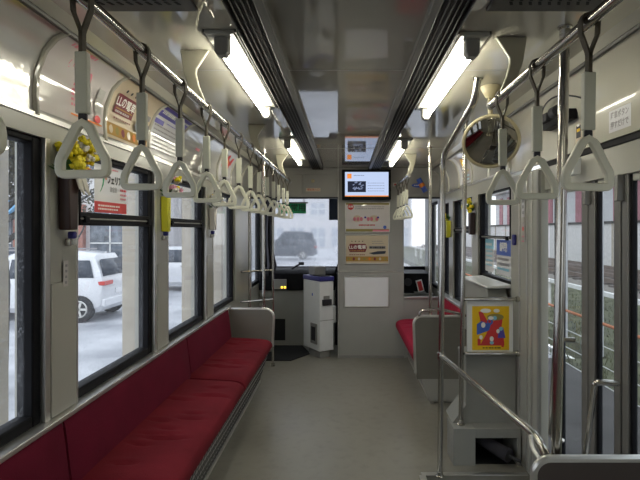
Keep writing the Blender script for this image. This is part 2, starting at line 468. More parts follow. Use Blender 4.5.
# ================================================================== SETTING
WL = (0.48, 1.80, 3.165)                # step well: x start, y start, y end
m = MB()
m.box(-1.2, WL[0], Y0, YF, -0.06, 0, 'floor')
m.box(WL[0], 1.2, WL[2], YF, -0.06, 0, 'floor')
m.box(WL[0], 1.2, Y0, WL[1], -0.06, 0, 'floor')
struct(m, 'floor')
m = MB()
m.box(WL[0], 1.2, WL[1], WL[2], -0.34, -0.30, 'grey')
m.box(WL[0] - .03, WL[0], WL[1], WL[2], -0.34, -0.061, 'grey')
m.box(WL[0], 1.2, WL[2], WL[2] + .03, -0.34, -0.061, 'grey')
m.box(WL[0], 1.2, WL[1] - .03, WL[1], -0.34, -0.061, 'grey')
struct(m, 'trim_1')
m = MB()
m.box(WL[0] - .012, 1.12, WL[2] - .012, WL[2] + .028, 0.0, 0.006, 'alu')
m.box(WL[0] - .028, WL[0] + .012, WL[1], WL[2] - .012, 0.0, 0.006, 'alu')
struct(m, 'trim_2', bevel=.002)

# ceiling with seams
m = MB()
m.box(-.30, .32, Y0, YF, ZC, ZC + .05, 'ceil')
m.box(-.98, -.30, Y0, YF, ZC, ZC + .05, 'ceil_lamplit'); m.box(.32, .98, Y0, YF, ZC, ZC + .05, 'ceil_lamplit')  # outer panels carry the lamp glow in their colour
ce = struct(m, 'ceiling')
m = MB()
for y in (.1, 2.35, 4.6):
    m.box(-.93, .93, y - .003, y + .003, ZC - .0015, ZC + .001, 'grey')
struct(m, 'ceiling_seams', parent=ce)

LP = [(-1.10, 1.912), (-1.105, 1.98), (-1.10, 2.06), (-1.07, 2.14), (-1.03, 2.185), (-.985, 2.205)]
SH = .015
RP = [(-x + .03, z) for x, z in LP]
DP = [(1.13, 1.885), (1.13, 2.02), (1.105, 2.10), (1.065, 2.165), (1.015, 2.205)]
PILL = [(-1.40, -1.19), (-.27, -.06), (.82, 1.03), (1.91, 2.12), (3.0, 3.21), (4.09, 4.31), (5.18, 5.42)]
# ---- left wall
m = MB()
m.box(-1.24, -1.13, Y0, YB + 1.2, -.35, .79, 'wall')
for a, b in PILL[:-1]:
    m.box(-1.22, -1.10, a, b, .79, 1.837, 'wall')
m.box(-1.22, -1.10, PILL[-1][0], YB + .02, .79, 1.837, 'wall')
m.box(-1.22, -1.10, Y0, YB + .02, 1.837, 1.912, 'wall')
m.box(-1.22, -1.10, Y0, PILL[0][0], .79, 1.837, 'wall')
m.box(-1.22, -1.14, YB + .02, YB + .25, .79, 2.2, 'wall')
m.box(-1.22, -1.14, YB + .95, YF, .79, 2.2, 'wall')
m.box(-1.22, -1.14, YB + .25, YB + .95, 1.86, 2.2, 'wall')
wl = struct(m, 'wall_left')
m = MB()
m.sheet([(x, z) for x, z in LP][::-1], Y0, YB, .02, 'strip')
m.sheet([(-.985, 2.205), (-.93, ZC)][::-1], Y0, YB, .02, 'cove')
cvl = struct(m, 'trim_5')
# pillar detail: aluminium guide strips and panel seams
m = MB()
for a, b in PILL[:-1]:
    m.box(-1.112, -1.096, a - .018, a + .014, .79, 1.838, 'alu')
    m.box(-1.106, -1.096, b - .006, b + .006, .79, 1.838, 'alu')
struct(m, 'window_guides', parent=wl, bevel=.002)
m = MB()
for a, b in PILL[:-1]:
    m.box(-1.10, -1.094, a + .02, b - .012, .795, 1.30, 'wall')
struct(m, 'pillar_panels', parent=wl, bevel=.003)
# groove and lower edge of the poster strip, dividers
m = MB()
m.tube([(-.983, Y0, 2.202), (-.983, YB, 2.202)], .011, 'ventlip', 8)
m.box(-1.108, -1.092, Y0, YB, 1.900, 1.918, 'alu')
struct(m, 'poster_rail', parent=cvl)
DIV = [-1.22, -.70, -.18, .34, .80, 1.31, 1.835, 2.36, 2.885, 3.40, 3.92, 4.44, 4.96, 5.48, 6.0]
for d in DIV:
    q = MB(); q.tube([(x + .006, d, z - .002) for x, z in LP], .011, 'cove', 8)
    struct(q, 'strip_divider', parent=cvl)
m = MB()
m.box(-1.14, -1.068, Y0, 4.85, .772, .793, 'alu')
struct(m, 'trim_3', bevel=.004)

# ---- left windows
def side_window(n, x_in, sx, y0, y1, z0, z1, transom=None, gl='glass', th=.028):
    """black framed pane; sx = -1 left wall, +1 right wall"""
    X = lambda d: x_in + sx * d
    def bx(mb, d0, d1, *a):
        xa, xb = sorted((X(d0), X(d1))); mb.box(xa, xb, *a)
    fr = MB(); w = .052
    bx(fr, .0, .06, y0, y0 + w, z0, z1, 'black'); bx(fr, 0, .06, y1 - w, y1, z0, z1, 'black')
    bx(fr, 0, .06, y0 + w, y1 - w, z0, z0 + .042, 'black'); bx(fr, 0, .06, y0 + w, y1 - w, z1 - .025, z1, 'black')
    root = struct(fr, 'window_%d' % n, bevel=.006)
    g = MB(); bx(g, .030, .034, y0 + w, y1 - w, z0 + .042, z1 - .025, gl)
    struct(g, 'glass_pane', parent=root)
    if transom:
        t = MB()
        bx(t, -.008, .05, y0 + w, y1 - w, transom - th, transom + th, 'black')
        bx(t, -.014, -.008, y0 + w, y1 - w, transom - .004, transom + .004, 'grey')
        bx(t, -.004, .028, y0 + w, y0 + w + .02, transom, z1 - .025, 'black')
        bx(t, -.004, .028, y1 - w - .02, y1 - w, transom, z1 - .025, 'black')
        struct(t, 'transom_bar', parent=root, bevel=.003)
        for yy in (y0 + .09, y1 - .09):
            q = MB(); bx(q, -.022, -.006, yy - .02, yy + .02, transom - .018, transom + .012, 'black')
            struct(q, 'window_catch', parent=root, bevel=.004)
    return root
k = 1
for i in range(len(PILL) - 1):
    a, b = PILL[i][1], PILL[i + 1][0]
    side_window(k, -1.115, -1, a - .01, b - .012, .793, 1.838, 1.548 if i in (3, 4) else None); k += 1
side_window(k, -1.15, -1, YB + .25, YB + .95, .79, 1.86); k += 1

# ---- right wall
JY = (2.98, 3.52)
m = MB()
m.box(1.15, 1.26, JY[1] + .001, YF, -.35, .76, 'wall')                    # below the windows
m.box(1.13, 1.172, JY[0], JY[1] - .0005, -.35, 1.86, 'wall')                # door jamb panel
m.box(1.15, 1.26, JY[1], 4.40, .76, 1.10, 'wall')
for a, b in ((4.40, 4.60), (5.42, 5.62)):
    m.box(1.13, 1.24, a, b, .76, 1.80, 'wall')
m.box(1.13, 1.24, 5.98, YB + .25, .76, 1.80, 'wall')
m.box(1.13, 1.24, JY[1], YB + .25, 1.80, 1.912, 'wall')
m.box(1.13, 1.24, YB + .95, YF, .76, 2.2, 'wall')
m.box(1.13, 1.24, YB + .25, YB + .95, 1.86, 2.2, 'wall')
m.box(1.13, 1.24, YB, YB + .25, 1.9, 2.2, 'wall')
m.box(1.13, 1.24, Y0, 1.38, -.35, .79, 'wall')
m.box(1.13, 1.24, 1.28, 1.50, .79, 1.83, 'wall'); m.box(1.13, 1.24, 1.38, 1.50, -.35, .79, 'wall')
m.box(1.13, 1.24, Y0, -.9, .79, 1.83, 'wall'); m.box(1.13, 1.24, .2, .4, .79, 1.83, 'wall')
m.box(1.13, 1.24, Y0, 1.50, 1.83, 1.89, 'wall')
wr = struct(m, 'wall_right')
m = MB()
m.sheet(RP, JY[1], YB, .02, 'strip')
m.sheet([(1.015, 2.205), (.96, ZC)], Y0, YB, .02, 'cove')
m.sheet(DP, Y0, JY[1], .02, 'cove')
m.prism([(1.015, 2.2), (1.13, 1.9), (1.13, 2.23)], 'y', JY[1] - .004, JY[1] + .004, 'cove')
cvr = struct(m, 'trim_6')
m = MB()
m.tube([(1.013, Y0, 2.202), (1.013, YB, 2.202)], .010, 'ventlip', 8)
m.box(1.122, 1.138, JY[1], YB, 1.900, 1.918, 'alu')
struct(m, 'cove_rail', parent=cvr)
for d in (3.56, 4.06, 4.58, 5.10, 5.62):
    q = MB(); q.tube([(x - .006, d, z - .002) for x, z in RP], .010, 'cove', 8); struct(q, 'strip_divider', parent=cvr)
m = MB()
for y in (3.02, 3.12, 3.20, 3.34):
    m.box(1.122, 1.132, y - .006, y + .006, .01, 1.85, 'alu')
m.box(1.115, 1.132, 2.985, 3.01, -.29, 1.85, 'grey')
struct(m, 'jamb_strips', parent=wr, bevel=.002)
m = MB(); m.box(1.075, 1.16, 4.45, YB, .76, .785, 'alu'); struct(m, 'trim_4', bevel=.004)
side_window(k, 1.145, 1, JY[1], 4.40, 1.10, 1.82, 1.445, th=.010); k += 1
side_window(k, 1.145, 1, 4.60, 5.42, .76, 1.82, 1.50); k += 1
side_window(k, 1.145, 1, 5.62, 5.98, .76, 1.82); k += 1
side_window(k, 1.15, 1, YB + .25, YB + .95, .76, 1.86); k += 1
side_window(k, 1.145, 1, -.9, .2, .79, 1.83); k += 1
side_window(k, 1.145, 1, .4, 1.28, .79, 1.83); k += 1

# ---- the folding entrance door
d0 = MB()
d0.box(1.15, 1.22, 1.50, JY[0], 1.73, 1.86, 'wall')
d0.box(1.14, 1.20, 1.50, JY[0], 1.858, 1.886, 'dark')
door = struct(d0, 'door_1', bevel=.003)
leaves = [(2.89, 2.975), (2.54, 2.80), (2.235, 2.40), (1.52, 2.11)]
gm = [(2.885, 2.975), (2.555, 2.785), (2.247, 2.385), (1.56, 2.094)]
for (a, b) in gm:
    g = MB(); g.box(1.178, 1.184, a, b, -.20, 1.70, 'dglass'); struct(g, 'door_glass', parent=door)
def stile(y0, y1, core=True):
    s_ = MB(); e = .018
    s_.box(1.168, 1.19, y0, y0 + e, -.27, 1.73, 'black'); s_.box(1.168, 1.19, y1 - e, y1, -.27, 1.73, 'black')
    if core:
        s_.box(1.160, 1.195, y0 + e, (y0 + y1) / 2 - .006, -.27, 1.73, 'stile')
        s_.box(1.166, 1.195, (y0 + y1) / 2 - .006, (y0 + y1) / 2 + .006, -.27, 1.73, 'black')
        s_.box(1.160, 1.195, (y0 + y1) / 2 + .006, y1 - e, -.27, 1.73, 'stile')
    else: s_.box(1.164, 1.195, y0 + e, y1 - e, -.27, 1.73, 'stile')
    struct(s_, 'door_stile', parent=door, bevel=.003)
stile(2.785, 2.885, False); stile(2.385, 2.555); stile(2.10, 2.247); stile(1.50, 1.56, False)
s_ = MB()
for a, b in gm:
    s_.box(1.165, 1.195, a, b, -.27, -.20, 'wall'); s_.box(1.165, 1.195, a, b, 1.70, 1.73, 'wall')
struct(s_, 'door_rail', parent=door, bevel=.003)
for y, x in ((2.45, 1.12), (2.16, 1.12)):
    q = MB(); q.box(1.13, 1.16, y - .015, y + .015, 1.62, 1.73, 'grey'); struct(q, 'door_hinge', parent=door, bevel=.004)
for (a, b) in (((1.06, 2.19, .856), (1.08, 2.33, .45)), ((1.06, 2.60, .95), (1.08, 2.72, .42))):
    q = MB(); a = Vector(a); b = Vector(b)
    q.tube(rounded_path([(1.148, a.y - .02, a.z), a, b, (1.148, b.y, b.z - .03)], .02), .013, 'chrome', 10)
    struct(q, 'door_grab_bar', parent=door)

# ---- rear bulkhead
m = MB(); m.box(-1.2, 1.2, Y0 - .05, Y0, 0, ZC, 'panel'); struct(m, 'wall_back')

# ---- front bulkhead: centre panel, header, low partition
m = MB()
m.box(-.082, .69, YB, YB + .05, 0, ZC, 'panel')
m.box(-1.12, -.082, YB, YB + .06, 1.885, ZC, 'panel')
m.box(.69, 1.13, YB, YB + .06, 1.885, ZC, 'panel')
m.box(.69, 1.13, YB, YB + .05, 0, .70, 'panel')
wf = struct(m, 'wall_front', bevel=.003)
m = MB()
m.box(-.085, .692, YB - .006, YB, 1.010, 1.022, 'alu'); m.box(-.085, -.075, YB - .006, YB, 0, ZC, 'alu')
m.box(.69, 1.13, YB - .02, YB + .06, .70, .715, 'alu')
struct(m, 'bulkhead_trim', parent=wf, bevel=.002)
m = MB()
for a, b, c, d in ((-1.10, -.50, 1.92, 2.15), (-.48, -.10, 1.92, 2.15), (.72, 1.10, 1.92, 2.15)):
    m.box(a, b, YB - .008, YB, c, d, 'panel')
struct(m, 'header_covers', parent=wf, bevel=.004)
m = MB(); m.box(-1.12, -.082, YB - .012, YB + .06, 1.868, 1.886, 'ink'); m.box(.69, 1.13, YB - .012, YB + .06, 1.868, 1.886, 'ink'); struct(m, 'header_edge', parent=wf)
m = MB(); m.box(-.08, .69, YB - .012, YB, 0, .03, 'grey'); struct(m, 'baseboard_front')

# ---- cab: windshield, front apron
m = MB()
m.box(-1.2, 1.2, YF, YF + .08, -.3, .95, 'dark')
m.box(-1.2, -1.05, YF, YF + .08, .95, 2.2, 'black'); m.box(1.17, 1.25, YF, YF + .08, .95, 2.2, 'black')
m.box(-1.2, 1.2, YF, YF + .08, 1.98, 2.25, 'panel')
m.box(-1.05, 1.17, YF, YF + .05, .95, .985, 'black')
wsd = struct(m, 'window_20')
g = MB(); g.box(-1.05, 1.17, YF + .03, YF + .036, .985, 1.98, 'wglass'); struct(g, 'windshield_glass', parent=wsd)
for x in (.10,):
    q = MB(); q.box(x - .025, x + .025, YF, YF + .05, .985, 1.98, 'black'); struct(q, 'windshield_mullion', parent=wsd)

# ================================================================== CEILING FITTINGS
def line_vent(x0, x1, label):
    root = thing('ceiling_vent', label, 'vent', ((x0 + x1) / 2, 2.2, ZC), 'slotted ceiling vents')
    y0, y1 = -1.2, 5.98; zb = ZC - .030
    f = MB(); w = abs(x1 - x0)
    e = .020
    ea, eb = (.006, .030) if x0 < 0 else (.030, .006)
    f.box(x0, x0 + ea, y0, y1, zb, ZC - .0005, 'ventlip'); f.box(x1 - eb, x1, y0, y1, zb, ZC - .0005, 'ventlip')
    f.box(x0 + ea, x1 - eb, y0, y0 + .02, zb, ZC - .0005, 'ventlip'); f.box(x0 + ea, x1 - eb, y1 - .02, y1, zb, ZC - .0005, 'ventlip')
    f.build('frame', root, bevel=.003)
    b = MB(); b.box(x0 + ea, x1 - eb, y0 + .02, y1 - .02, ZC - .006, ZC - .0005, 'dark'); b.build('backing', root)
    n = 5
    for i in range(1, n):
        xx = x0 + ea + (x1 - x0 - ea - eb) * i / n
        q = MB(); q.box(xx - .0016, xx + .0016, y0 + .02, y1 - .02, zb + .001, zb + .006, 'ventlip'); q.build('slat', root)
    return root
line_vent(-.378, -.252, 'long black slotted vent running along the ceiling beside the left lamps')
line_vent(.272, .402, 'long black slotted vent running along the ceiling beside the right lamps')

def grille(x0, x1, label):
    root = thing('ceiling_grille', label, 'grille', ((x0 + x1) / 2, 1.0, ZC - .03), 'perforated ceiling grilles')
    y0, y1 = .35, 1.64
    f = MB()
    f.box(x0 - .04, x1 + .04, y0 - .04, y1 + .05, ZC - .014, ZC - .0005, 'ventlip')
    f.build('grille_plate', root, bevel=.004)
    h = MB()
    ny = 44; nx = 9
    for j in range(ny):
        for i in range(nx):
            x = x0 + (x1 - x0) * (i + .5 + .25 * (j % 2)) / nx; y = y0 + (y1 - y0) * (j + .5) / ny
            h.prism([(x - .009, y - .010), (x + .001, y - .010), (x + .009, y + .010), (x - .001, y + .010)], 'z', ZC - .0155, ZC - .0135, 'dark')
    h.build('slots', root, smooth=False)
grille(-.79, -.52, 'perforated grey ceiling grille above the left hanging straps')
grille(.50, .77, 'perforated grey ceiling grille above the right hanging straps')

def lamp(x, y0, y1, label):
    z = ZC - .062
    root = thing('fluorescent_lamp', label, 'ceiling lamp', (x, (y0 + y1) / 2, ZC - .09), 'fluorescent ceiling lamps')
    p = MB(); p.box(x - .055, x + .055, y0 - .06, y1 + .06, ZC - .016, ZC - .0005, 'wall'); p.build('mounting_plate', root, bevel=.004)
    e = MB(); e.box(x - .061, x - .055, y0 - .06, y1 + .06, ZC - .012, ZC - .0005, 'ventlip'); e.box(x + .055, x + .061, y0 - .06, y1 + .06, ZC - .012, ZC - .0005, 'ventlip')
    e.build('plate_edge', root)
    t = MB(); t.tube([(x, y0, z), (x, y1, z)], .0145, 'tube', 16); t.build('tube', root)
    for a, b in ((y0 - .035, y0 + .012), (y1 - .012, y1 + .035)):
        s_ = MB()
        s_.prism([(x - .027, ZC - .016), (x + .027, ZC - .016), (x + .026, z - .006), (x + .016, z - .022), (x - .016, z - .022), (x - .026, z - .006)], 'y', a, b, 'grey')
        s_.build('socket', root, bevel=.005)
    return root
lamp(-.455, 1.93, 2.98, 'lit fluorescent tube on the left ceiling nearest the viewer')
lamp(.475, 1.95, 3.02, 'lit fluorescent tube on the right ceiling nearest the viewer')
lamp(-.455, 4.10, 5.20, 'far lit fluorescent tube on the left ceiling by the cab')
lamp(-.455, -1.25, -.15, 'fluorescent tube on the left ceiling behind the viewer')
lamp(.475, -1.25, -.15, 'fluorescent tube on the right ceiling behind the viewer')
lamp(.475, 4.15, 5.30, 'far lit fluorescent tube on the right ceiling beside the screen')

# ================================================================== HANDRAILS AND STRAPS
RZ = 2.012
def arm(y, sx, xo, root):
    """curved bracket plate hanging from the ceiling to the rail"""
    P = [(.085, ZC - .0005), (-.032, ZC - .0005), (-.012, 2.195), (.018, 2.150), (.020, 2.13), (.008, 2.08), (-.012, 2.03), (-.016, RZ - .012),
         (.012, RZ - .016), (.020, RZ + .01), (.045, 2.06), (.070, 2.13), (.078, 2.18)]
    q = MB(); q.prism([(xo + sx * a, b) for a, b in P], 'y', y - .009, y + .009, 'arm')
    return q.build('bracket_arm', root, bevel=.004)
def handrail(x, sx, y0, y1, arms, label):
    root = thing('ceiling_handrail', label, 'handrail', (x, (y0 + y1) / 2, RZ))
    q = MB(); q.tube([(x, y0, RZ), (x, y1, RZ)], .0155, 'chrome', 14); q.build('rail', root)
    for y in (y0, y1):
        c = MB(); c.lathe([(.0165, -.012), (.018, 0), (.0165, .012)], (x, y, RZ), 'grey', 14, (0, 1, 0)); c.build('end_cap', root)
    for y in arms: arm(y, sx, x, root)
handrail(-.58, -1, -.6, 5.45, (-.55, 2.09, 3.56, 4.97), 'long polished overhead handrail carrying the left row of straps')
handrail(.60, 1, -.3, 2.12, (.4, 1.95), 'short polished overhead handrail in front of the doorway on the right')
handrail(.60, 1, 4.83, 6.02, (4.95,), 'far polished overhead handrail beside the screen on the right')

def hang_strap(x, y, label, sw=0.0, grp=None, yaw=0.0):
    root = thing('hanging_strap', label, 'hanging strap', (x, y, RZ), grp)
    b = MB(); w = .0095
    # webbing: up from the sleeve, spread over the rail, both sides
    def band(pts, t=.0022):
        for i in range(len(pts) - 1):
            a = Vector((x + pts[i][0], y, RZ + pts[i][1])); c = Vector((x + pts[i + 1][0], y, RZ + pts[i + 1][1]))
            d = (c - a); b.obox((a + c) / 2, d, (0, 1, 0), d.cross(Vector((0, 1, 0))), d.length / 2 + .001, w, t, 'belt')
    band([(0, -.085), (-.004, -.070), (-.019, -.030), (-.0205, .0), (-.014, .014), (0, .0195), (.014, .014), (.0205, 0), (.019, -.030), (.004, -.070), (0, -.085)])
    band([(-.002, -.121), (-.002, -.075)], .0022); band([(.002, -.121), (.002, -.075)], .0022)
    b.build('strap', root)
    s_ = MB(); s_.box(x - .0135, x + .0135, y - .010, y + .010, RZ - .256, RZ - .120, 'sleeve'); s_.build('sleeve', root, bevel=.003)
    n = MB()
    n.box(x - .009, x + .009, y - .006, y + .006, RZ - .272, RZ - .255, 'ink'); n.build('swivel', root, bevel=.003)
    g = MB(); zt = RZ - .272; zb = RZ - .389; hw = .0505
    pts = rounded_path([(x + .013, y, zt - .012), (x + hw * .97, y, zb + .034), (x + hw, y, zb + .024), (x + hw, y, zb), (x - hw, y, zb), (x - hw, y, zb + .024), (x - hw * .97, y, zb + .034), (x - .013, y, zt - .012)], .011, 4)
    pts = pts + [Vector((x, y, zt - .004))]
    g.flatloop(pts, .0195, .018, (0, 1, 0), 'grip', .5)
    g.build('grip', root)
    return root
proto = None
ly = [.79, 1.14, 1.48, 1.82, 2.16, 2.50, 2.83, 3.17, 3.50, 3.84, 4.18, 4.51, 4.85, 5.20]
names = ['cream triangle strap at the left photo edge, nearest of the left row',
         'nearest full cream triangle strap of the left row, in front of the yellow flowers',
         'second full cream triangle strap of the left row, beside the beige tram poster',
         'third full cream triangle strap of the left row, before the violet-headed poster',
         'fourth full cream strap of the left row, just before the near bracket arm',
         'fifth full cream strap of the left row', 'sixth full cream strap of the left row',
         'seventh full cream strap of the left row', 'eighth full cream strap of the left row',
         'ninth full cream strap of the left row', 'tenth full cream strap of the left row',
         'third cream strap from the far end of the left row', 'second cream strap from the far end of the left row',
         'farthest cream strap of the left row, by the green sign']
for i, y in enumerate(ly):
    if proto is None:
        proto = hang_strap(-.58, y, names[0], grp='hanging straps along the left handrail')
    else:
        c = dup(proto, (0, y - ly[0], 0), names[i])
        c.rotation_euler = (random.uniform(-.01, .01), random.uniform(-.015, .015), random.uniform(-.06, .06))
rn = ['nearest large cream strap on the right, in front of the door header', 'middle cream strap of the three by the doorway', 'farthest cream strap of the three by the doorway, below the round mirror']
for i, (y, dz) in enumerate(((1.27, 0), (1.616, 0), (1.976, 0))):
    c = dup(proto, (.60 + .58, y - ly[0], 0), rn[i]); c['group'] = 'hanging straps by the doorway'
    c.rotation_euler = (0, (.012, .0, -.01)[i], (.05, -.04, .03)[i]); c.scale = (1.09, 1.0, 1.045)
fn = ['nearest of the four small straps beside the screen', 'second nearest of the four small straps beside the screen', 'third nearest of the four small straps beside the screen', 'farthest of the four small straps beside the screen']
for i, y in enumerate((5.02, 5.27, 5.54, 5.84)):
    c = dup(proto, (1.18, y - ly[0], 0), fn[i]); c['group'] = 'hanging straps beside the screen'

# ================================================================== POLES AND RAILS
def flange(q, p, ax=(0, 0, 1), r=.026):
    q.lathe([(r, 0), (r, .006), (r * .72, .012), (r * .72, .03)], p, 'chrome', 14, ax)
def pole(name, pts, r, label, cat='grab pole', fl=True, rr=.10):
    root = thing(name, label, cat, pts[0])
    q = MB(); q.tube(rounded_path(pts, rr, 8), r, 'chrome', 14); q.build('tube', root)
    if fl:
        f = MB(); flange(f, pts[0]); f.build('foot_flange', root)
        d = (Vector(pts[-2]) - Vector(pts[-1])).normalized()
        f = MB(); flange(f, pts[-1], d); f.build('top_flange', root)
    return root
pA = pole('grab_pole', [(.575, 3.135, .006), (.595, 3.135, 1.955), (.628, 2.50, 2.125), (.630, 2.46, ZC - .0005)], .017,
     'curved polished pole rising from the step edge and bending to the ceiling', rr=.10)
pole('grab_pole', [(.752, 3.36, .236), (.785, 3.36, ZC - .0005)], .015, 'straight polished pole standing on the low grey cabinet')
pole('grab_pole', [(.752, 1.845, .60), (.785, 1.845, ZC - .0005)], .018, 'polished pole nearest the viewer rising from the corner of the near partition')
pole('grab_pole', [(-.765, 4.87, .765), (-.765, 4.87, ZC - .0005)], .013, 'thin pole rising from the left seat end panel')
pg = pole('grab_pole', [(-.795, 5.70, 0), (-.795, 5.70, ZC - .0005)], .014, 'pole standing on the floor beside the cab entrance with two side rails')
for z in (1.06, .74):
    q = MB(); q.tube([(-.795, 5.70, z), (-1.098, 5.45, z)], .011, 'chrome', 10); q.build('side_rail', pg)
pole('grab_pole', [(-1.02, 5.52, 0), (-1.02, 5.52, 1.95)], .014, 'bright vertical pipe against the left wall before the cab', 'pipe')
pole('grab_pole', [(.745, 4.52, .62), (.745, 4.52, ZC - .0005)], .014, 'slim pole rising from the far right seat end panel')
# guard rail across the step well
root = thing('guard_rail', 'polished guard rail sloping across the doorway from pole to near partition', 'guard rail', (.58, 3.1, .73))
q = MB(); q.tube(rounded_path([(.582, 3.12, .737), (.712, 1.90, .735), (.722, 1.80, .66)], .07, 8), .016, 'chrome', 14); q.build('tube', root)
q = MB(); q.lathe([(.024, -.02), (.024, .02)], (.582, 3.135, .737), 'chrome', 14); q.build('clamp', root)
q = MB(); q.tube(rounded_path([(.69, 1.92, .735), (.672, 1.86, .715), (.685, 1.80, .69), (.70, 1.79, .66)], .03, 6), .008, 'alu', 10); q.build('lower_loop', root)
# rail loop on the far right seat panel
root = thing('seat_rail', 'small polished rail looping from the right seat panel back to the wall', 'rail', (.72, 4.45, .75))
q = MB(); q.tube(rounded_path([(.63, 4.47, .70), (.645, 4.47, .80), (.80, 4.40, .83), (1.00, 4.20, .80), (1.145, 4.05, .78)], .05, 6), .013, 'chrome', 10); q.build('tube', root)

# ================================================================== SEATS
def cushion(x0, x1, y0, y1, zf, zr, th, mat, seed, sag=.012):
    """soft pad from front edge x1 (towards aisle) to rear x0, with creases"""
    rnd = random.Random(seed); nx, ny = 16, 60; q = MB(); vs = []
    cre = [(rnd.uniform(.1, .9), rnd.uniform(.15, .8), rnd.uniform(.15, .35), rnd.uniform(-.05, .05)) for _ in range(13)]
    def top(u, v):
        e = min(1, (u / .10)) if u < .10 else 1
        z = zr + (zf - zr) * u
        edge = (1 - math.exp(-min(v, 1 - v) * 40)) * .024 + (1 - math.exp(-(1 - u) * 14)) * .024
        c = 0
        for (cv, cu, ln, sl) in cre:
            dv = (v - cv - sl * (u - cu)) * (y1 - y0); du = abs(u - cu) / ln
            if du < 1: c -= .020 * (1 - du) * math.exp(-(dv / .012) ** 2) - .005 * (1 - du) * math.exp(-((dv - .03) / .02) ** 2)
        return z - .034 + edge + c - sag * math.sin(PI * u) * math.sin(PI * v) * .4
    for i in range(nx + 1):
        for j in range(ny * 2 + 1):
            u = i / nx; v = j / (ny * 2)
            vs.append((x0 + (x1 - x0) * u, y0 + (y1 - y0) * v, top(u, v)))
    R = ny * 2 + 1; fs = []
    for i in range(nx):
        for j in range(ny * 2): fs.append((i * R + j, i * R + j + 1, (i + 1) * R + j + 1, (i + 1) * R + j))
    q.add(vs, fs, mat)
    # skirt: front rounded
    sg = 1 if x1 > x0 else -1
    def ring(d, dz): # perimeter loop
        out = []
        for j in range(R): out.append((j, 0))
        return out
    per = [(0, j) for j in range(R)] + [(i, R - 1) for i in range(1, nx + 1)] + [(nx, j) for j in range(R - 2, -1, -1)] + [(i, 0) for i in range(nx - 1, 0, -1)]
    loops = []
    for (bul, dz) in ((0, 0), (.010, -.012), (.014, -.03), (.012, -th * .7), (.0, -th)):
        L = []
        for (i, j) in per:
            p = vs[i * R + j]
            dx = sg * bul if i == nx else (0)
            L.append((p[0] + dx, p[1], (p[2] + dz) if dz > -th * .65 else (zr + (zf - zr) * i / nx) - .03 + dz))
        loops.append(L)
    n = len(per); vv = [p for L in loops for p in L]; ff = []
    for a in range(len(loops) - 1):
        for t in range(n): ff.append((a * n + t, a * n + (t + 1) % n, (a + 1) * n + (t + 1) % n, (a + 1) * n + t))
    ff.append([(len(loops) - 1) * n + t for t in range(n)])
    q.add(vv, ff, mat)
    return q
def backpad(xb, xt, y0, y1, zb, zt, th, mat, sg):
    """backrest pad: face from (xb,zb) to (xt,zt); sg -1 left wall"""
    q = MB(); nu, nv = 8, 16; vs = []
    for i in range(nu + 1):
        for j in range(nv + 1):
            u = i / nu; v = j / nv
            e = (1 - math.exp(-min(v, 1 - v) * 22)) * .014 + (1 - math.exp(-min(u + .02, 1 - u) * 16)) * .012
            x = xb + (xt - xb) * u - sg * (e - .024)
            vs.append((x, y0 + (y1 - y0) * v, zb + (zt - zb) * u))
    R = nv + 1
    fs = [(i * R + j, i * R + j + 1, (i + 1) * R + j + 1, (i + 1) * R + j) for i in range(nu) for j in range(nv)]
    per = [(0, j) for j in range(R)] + [(i, R - 1) for i in range(1, nu + 1)] + [(nu, j) for j in range(R - 2, -1, -1)] + [(i, 0) for i in range(nu - 1, 0, -1)]
    base = [vs[i * R + j] for i, j in per]
    bk = [(xb + (xt - xb) * (i / nu) + sg * th, p[1], p[2]) for (i, j), p in zip(per, base)]
    n = len(per); k0 = len(vs)
    vs += base + bk
    fs += [(k0 + t, k0 + (t + 1) % n, k0 + n + (t + 1) % n, k0 + n + t) for t in range(n)]
    fs.append([k0 + n + t for t in range(n)])
    q.add(vs, fs, mat); return q

bl = thing('bench_seat', 'long crimson plush bench along the left wall below the windows', 'bench', (-.9, 2.2, 0))
SEG = [(-.62, .86), (.87, 2.03), (2.04, 3.50), (3.51, 4.80)]
CSEG = [(-.62, .60), (.615, 2.02), (2.035, 3.470), (3.510, 4.80)]
for i, (a, b) in enumerate(CSEG):
    cushion(-1.06, -.686, a, b, .487, .505, .055, 'red', 11 + i).build('seat_cushion', bl)
for i, (a, b) in enumerate(((-.62, .75), (.76, 1.985), (2.0, 3.535), (3.55, 4.80))):
    backpad(-1.035, -1.075, a, b, .46, .790, .022, 'redback', -1).build('backrest', bl)
q = MB()
q.prism([(-1.09, .40), (-.700, .40), (-.800, .085), (-.83, .085), (-.83, 0.001), (-1.09, 0.001)], 'y', -.62, 4.82, 'kickp')
e_ = Vector((-.100, 0, -.315)).normalized(); n_ = Vector((.315, 0, -.100)).normalized()
for i in range(104):
    y = -.58 + .052 * i
    for t in (.055, .135, .215, .285):
        q.obox(Vector((-.700, y, .40)) + e_ * t + n_ * .0005, e_, (0, 1, 0), n_, .027, .010, .001, 'dark')
q.build('kick_panel', bl)
q = MB(); q.prism([(-.785, .10), (-.785, .078), (-.83, .07), (-.83, .10)], 'y', -.62, 4.82, 'alu'); q.build('kick_trim', bl)
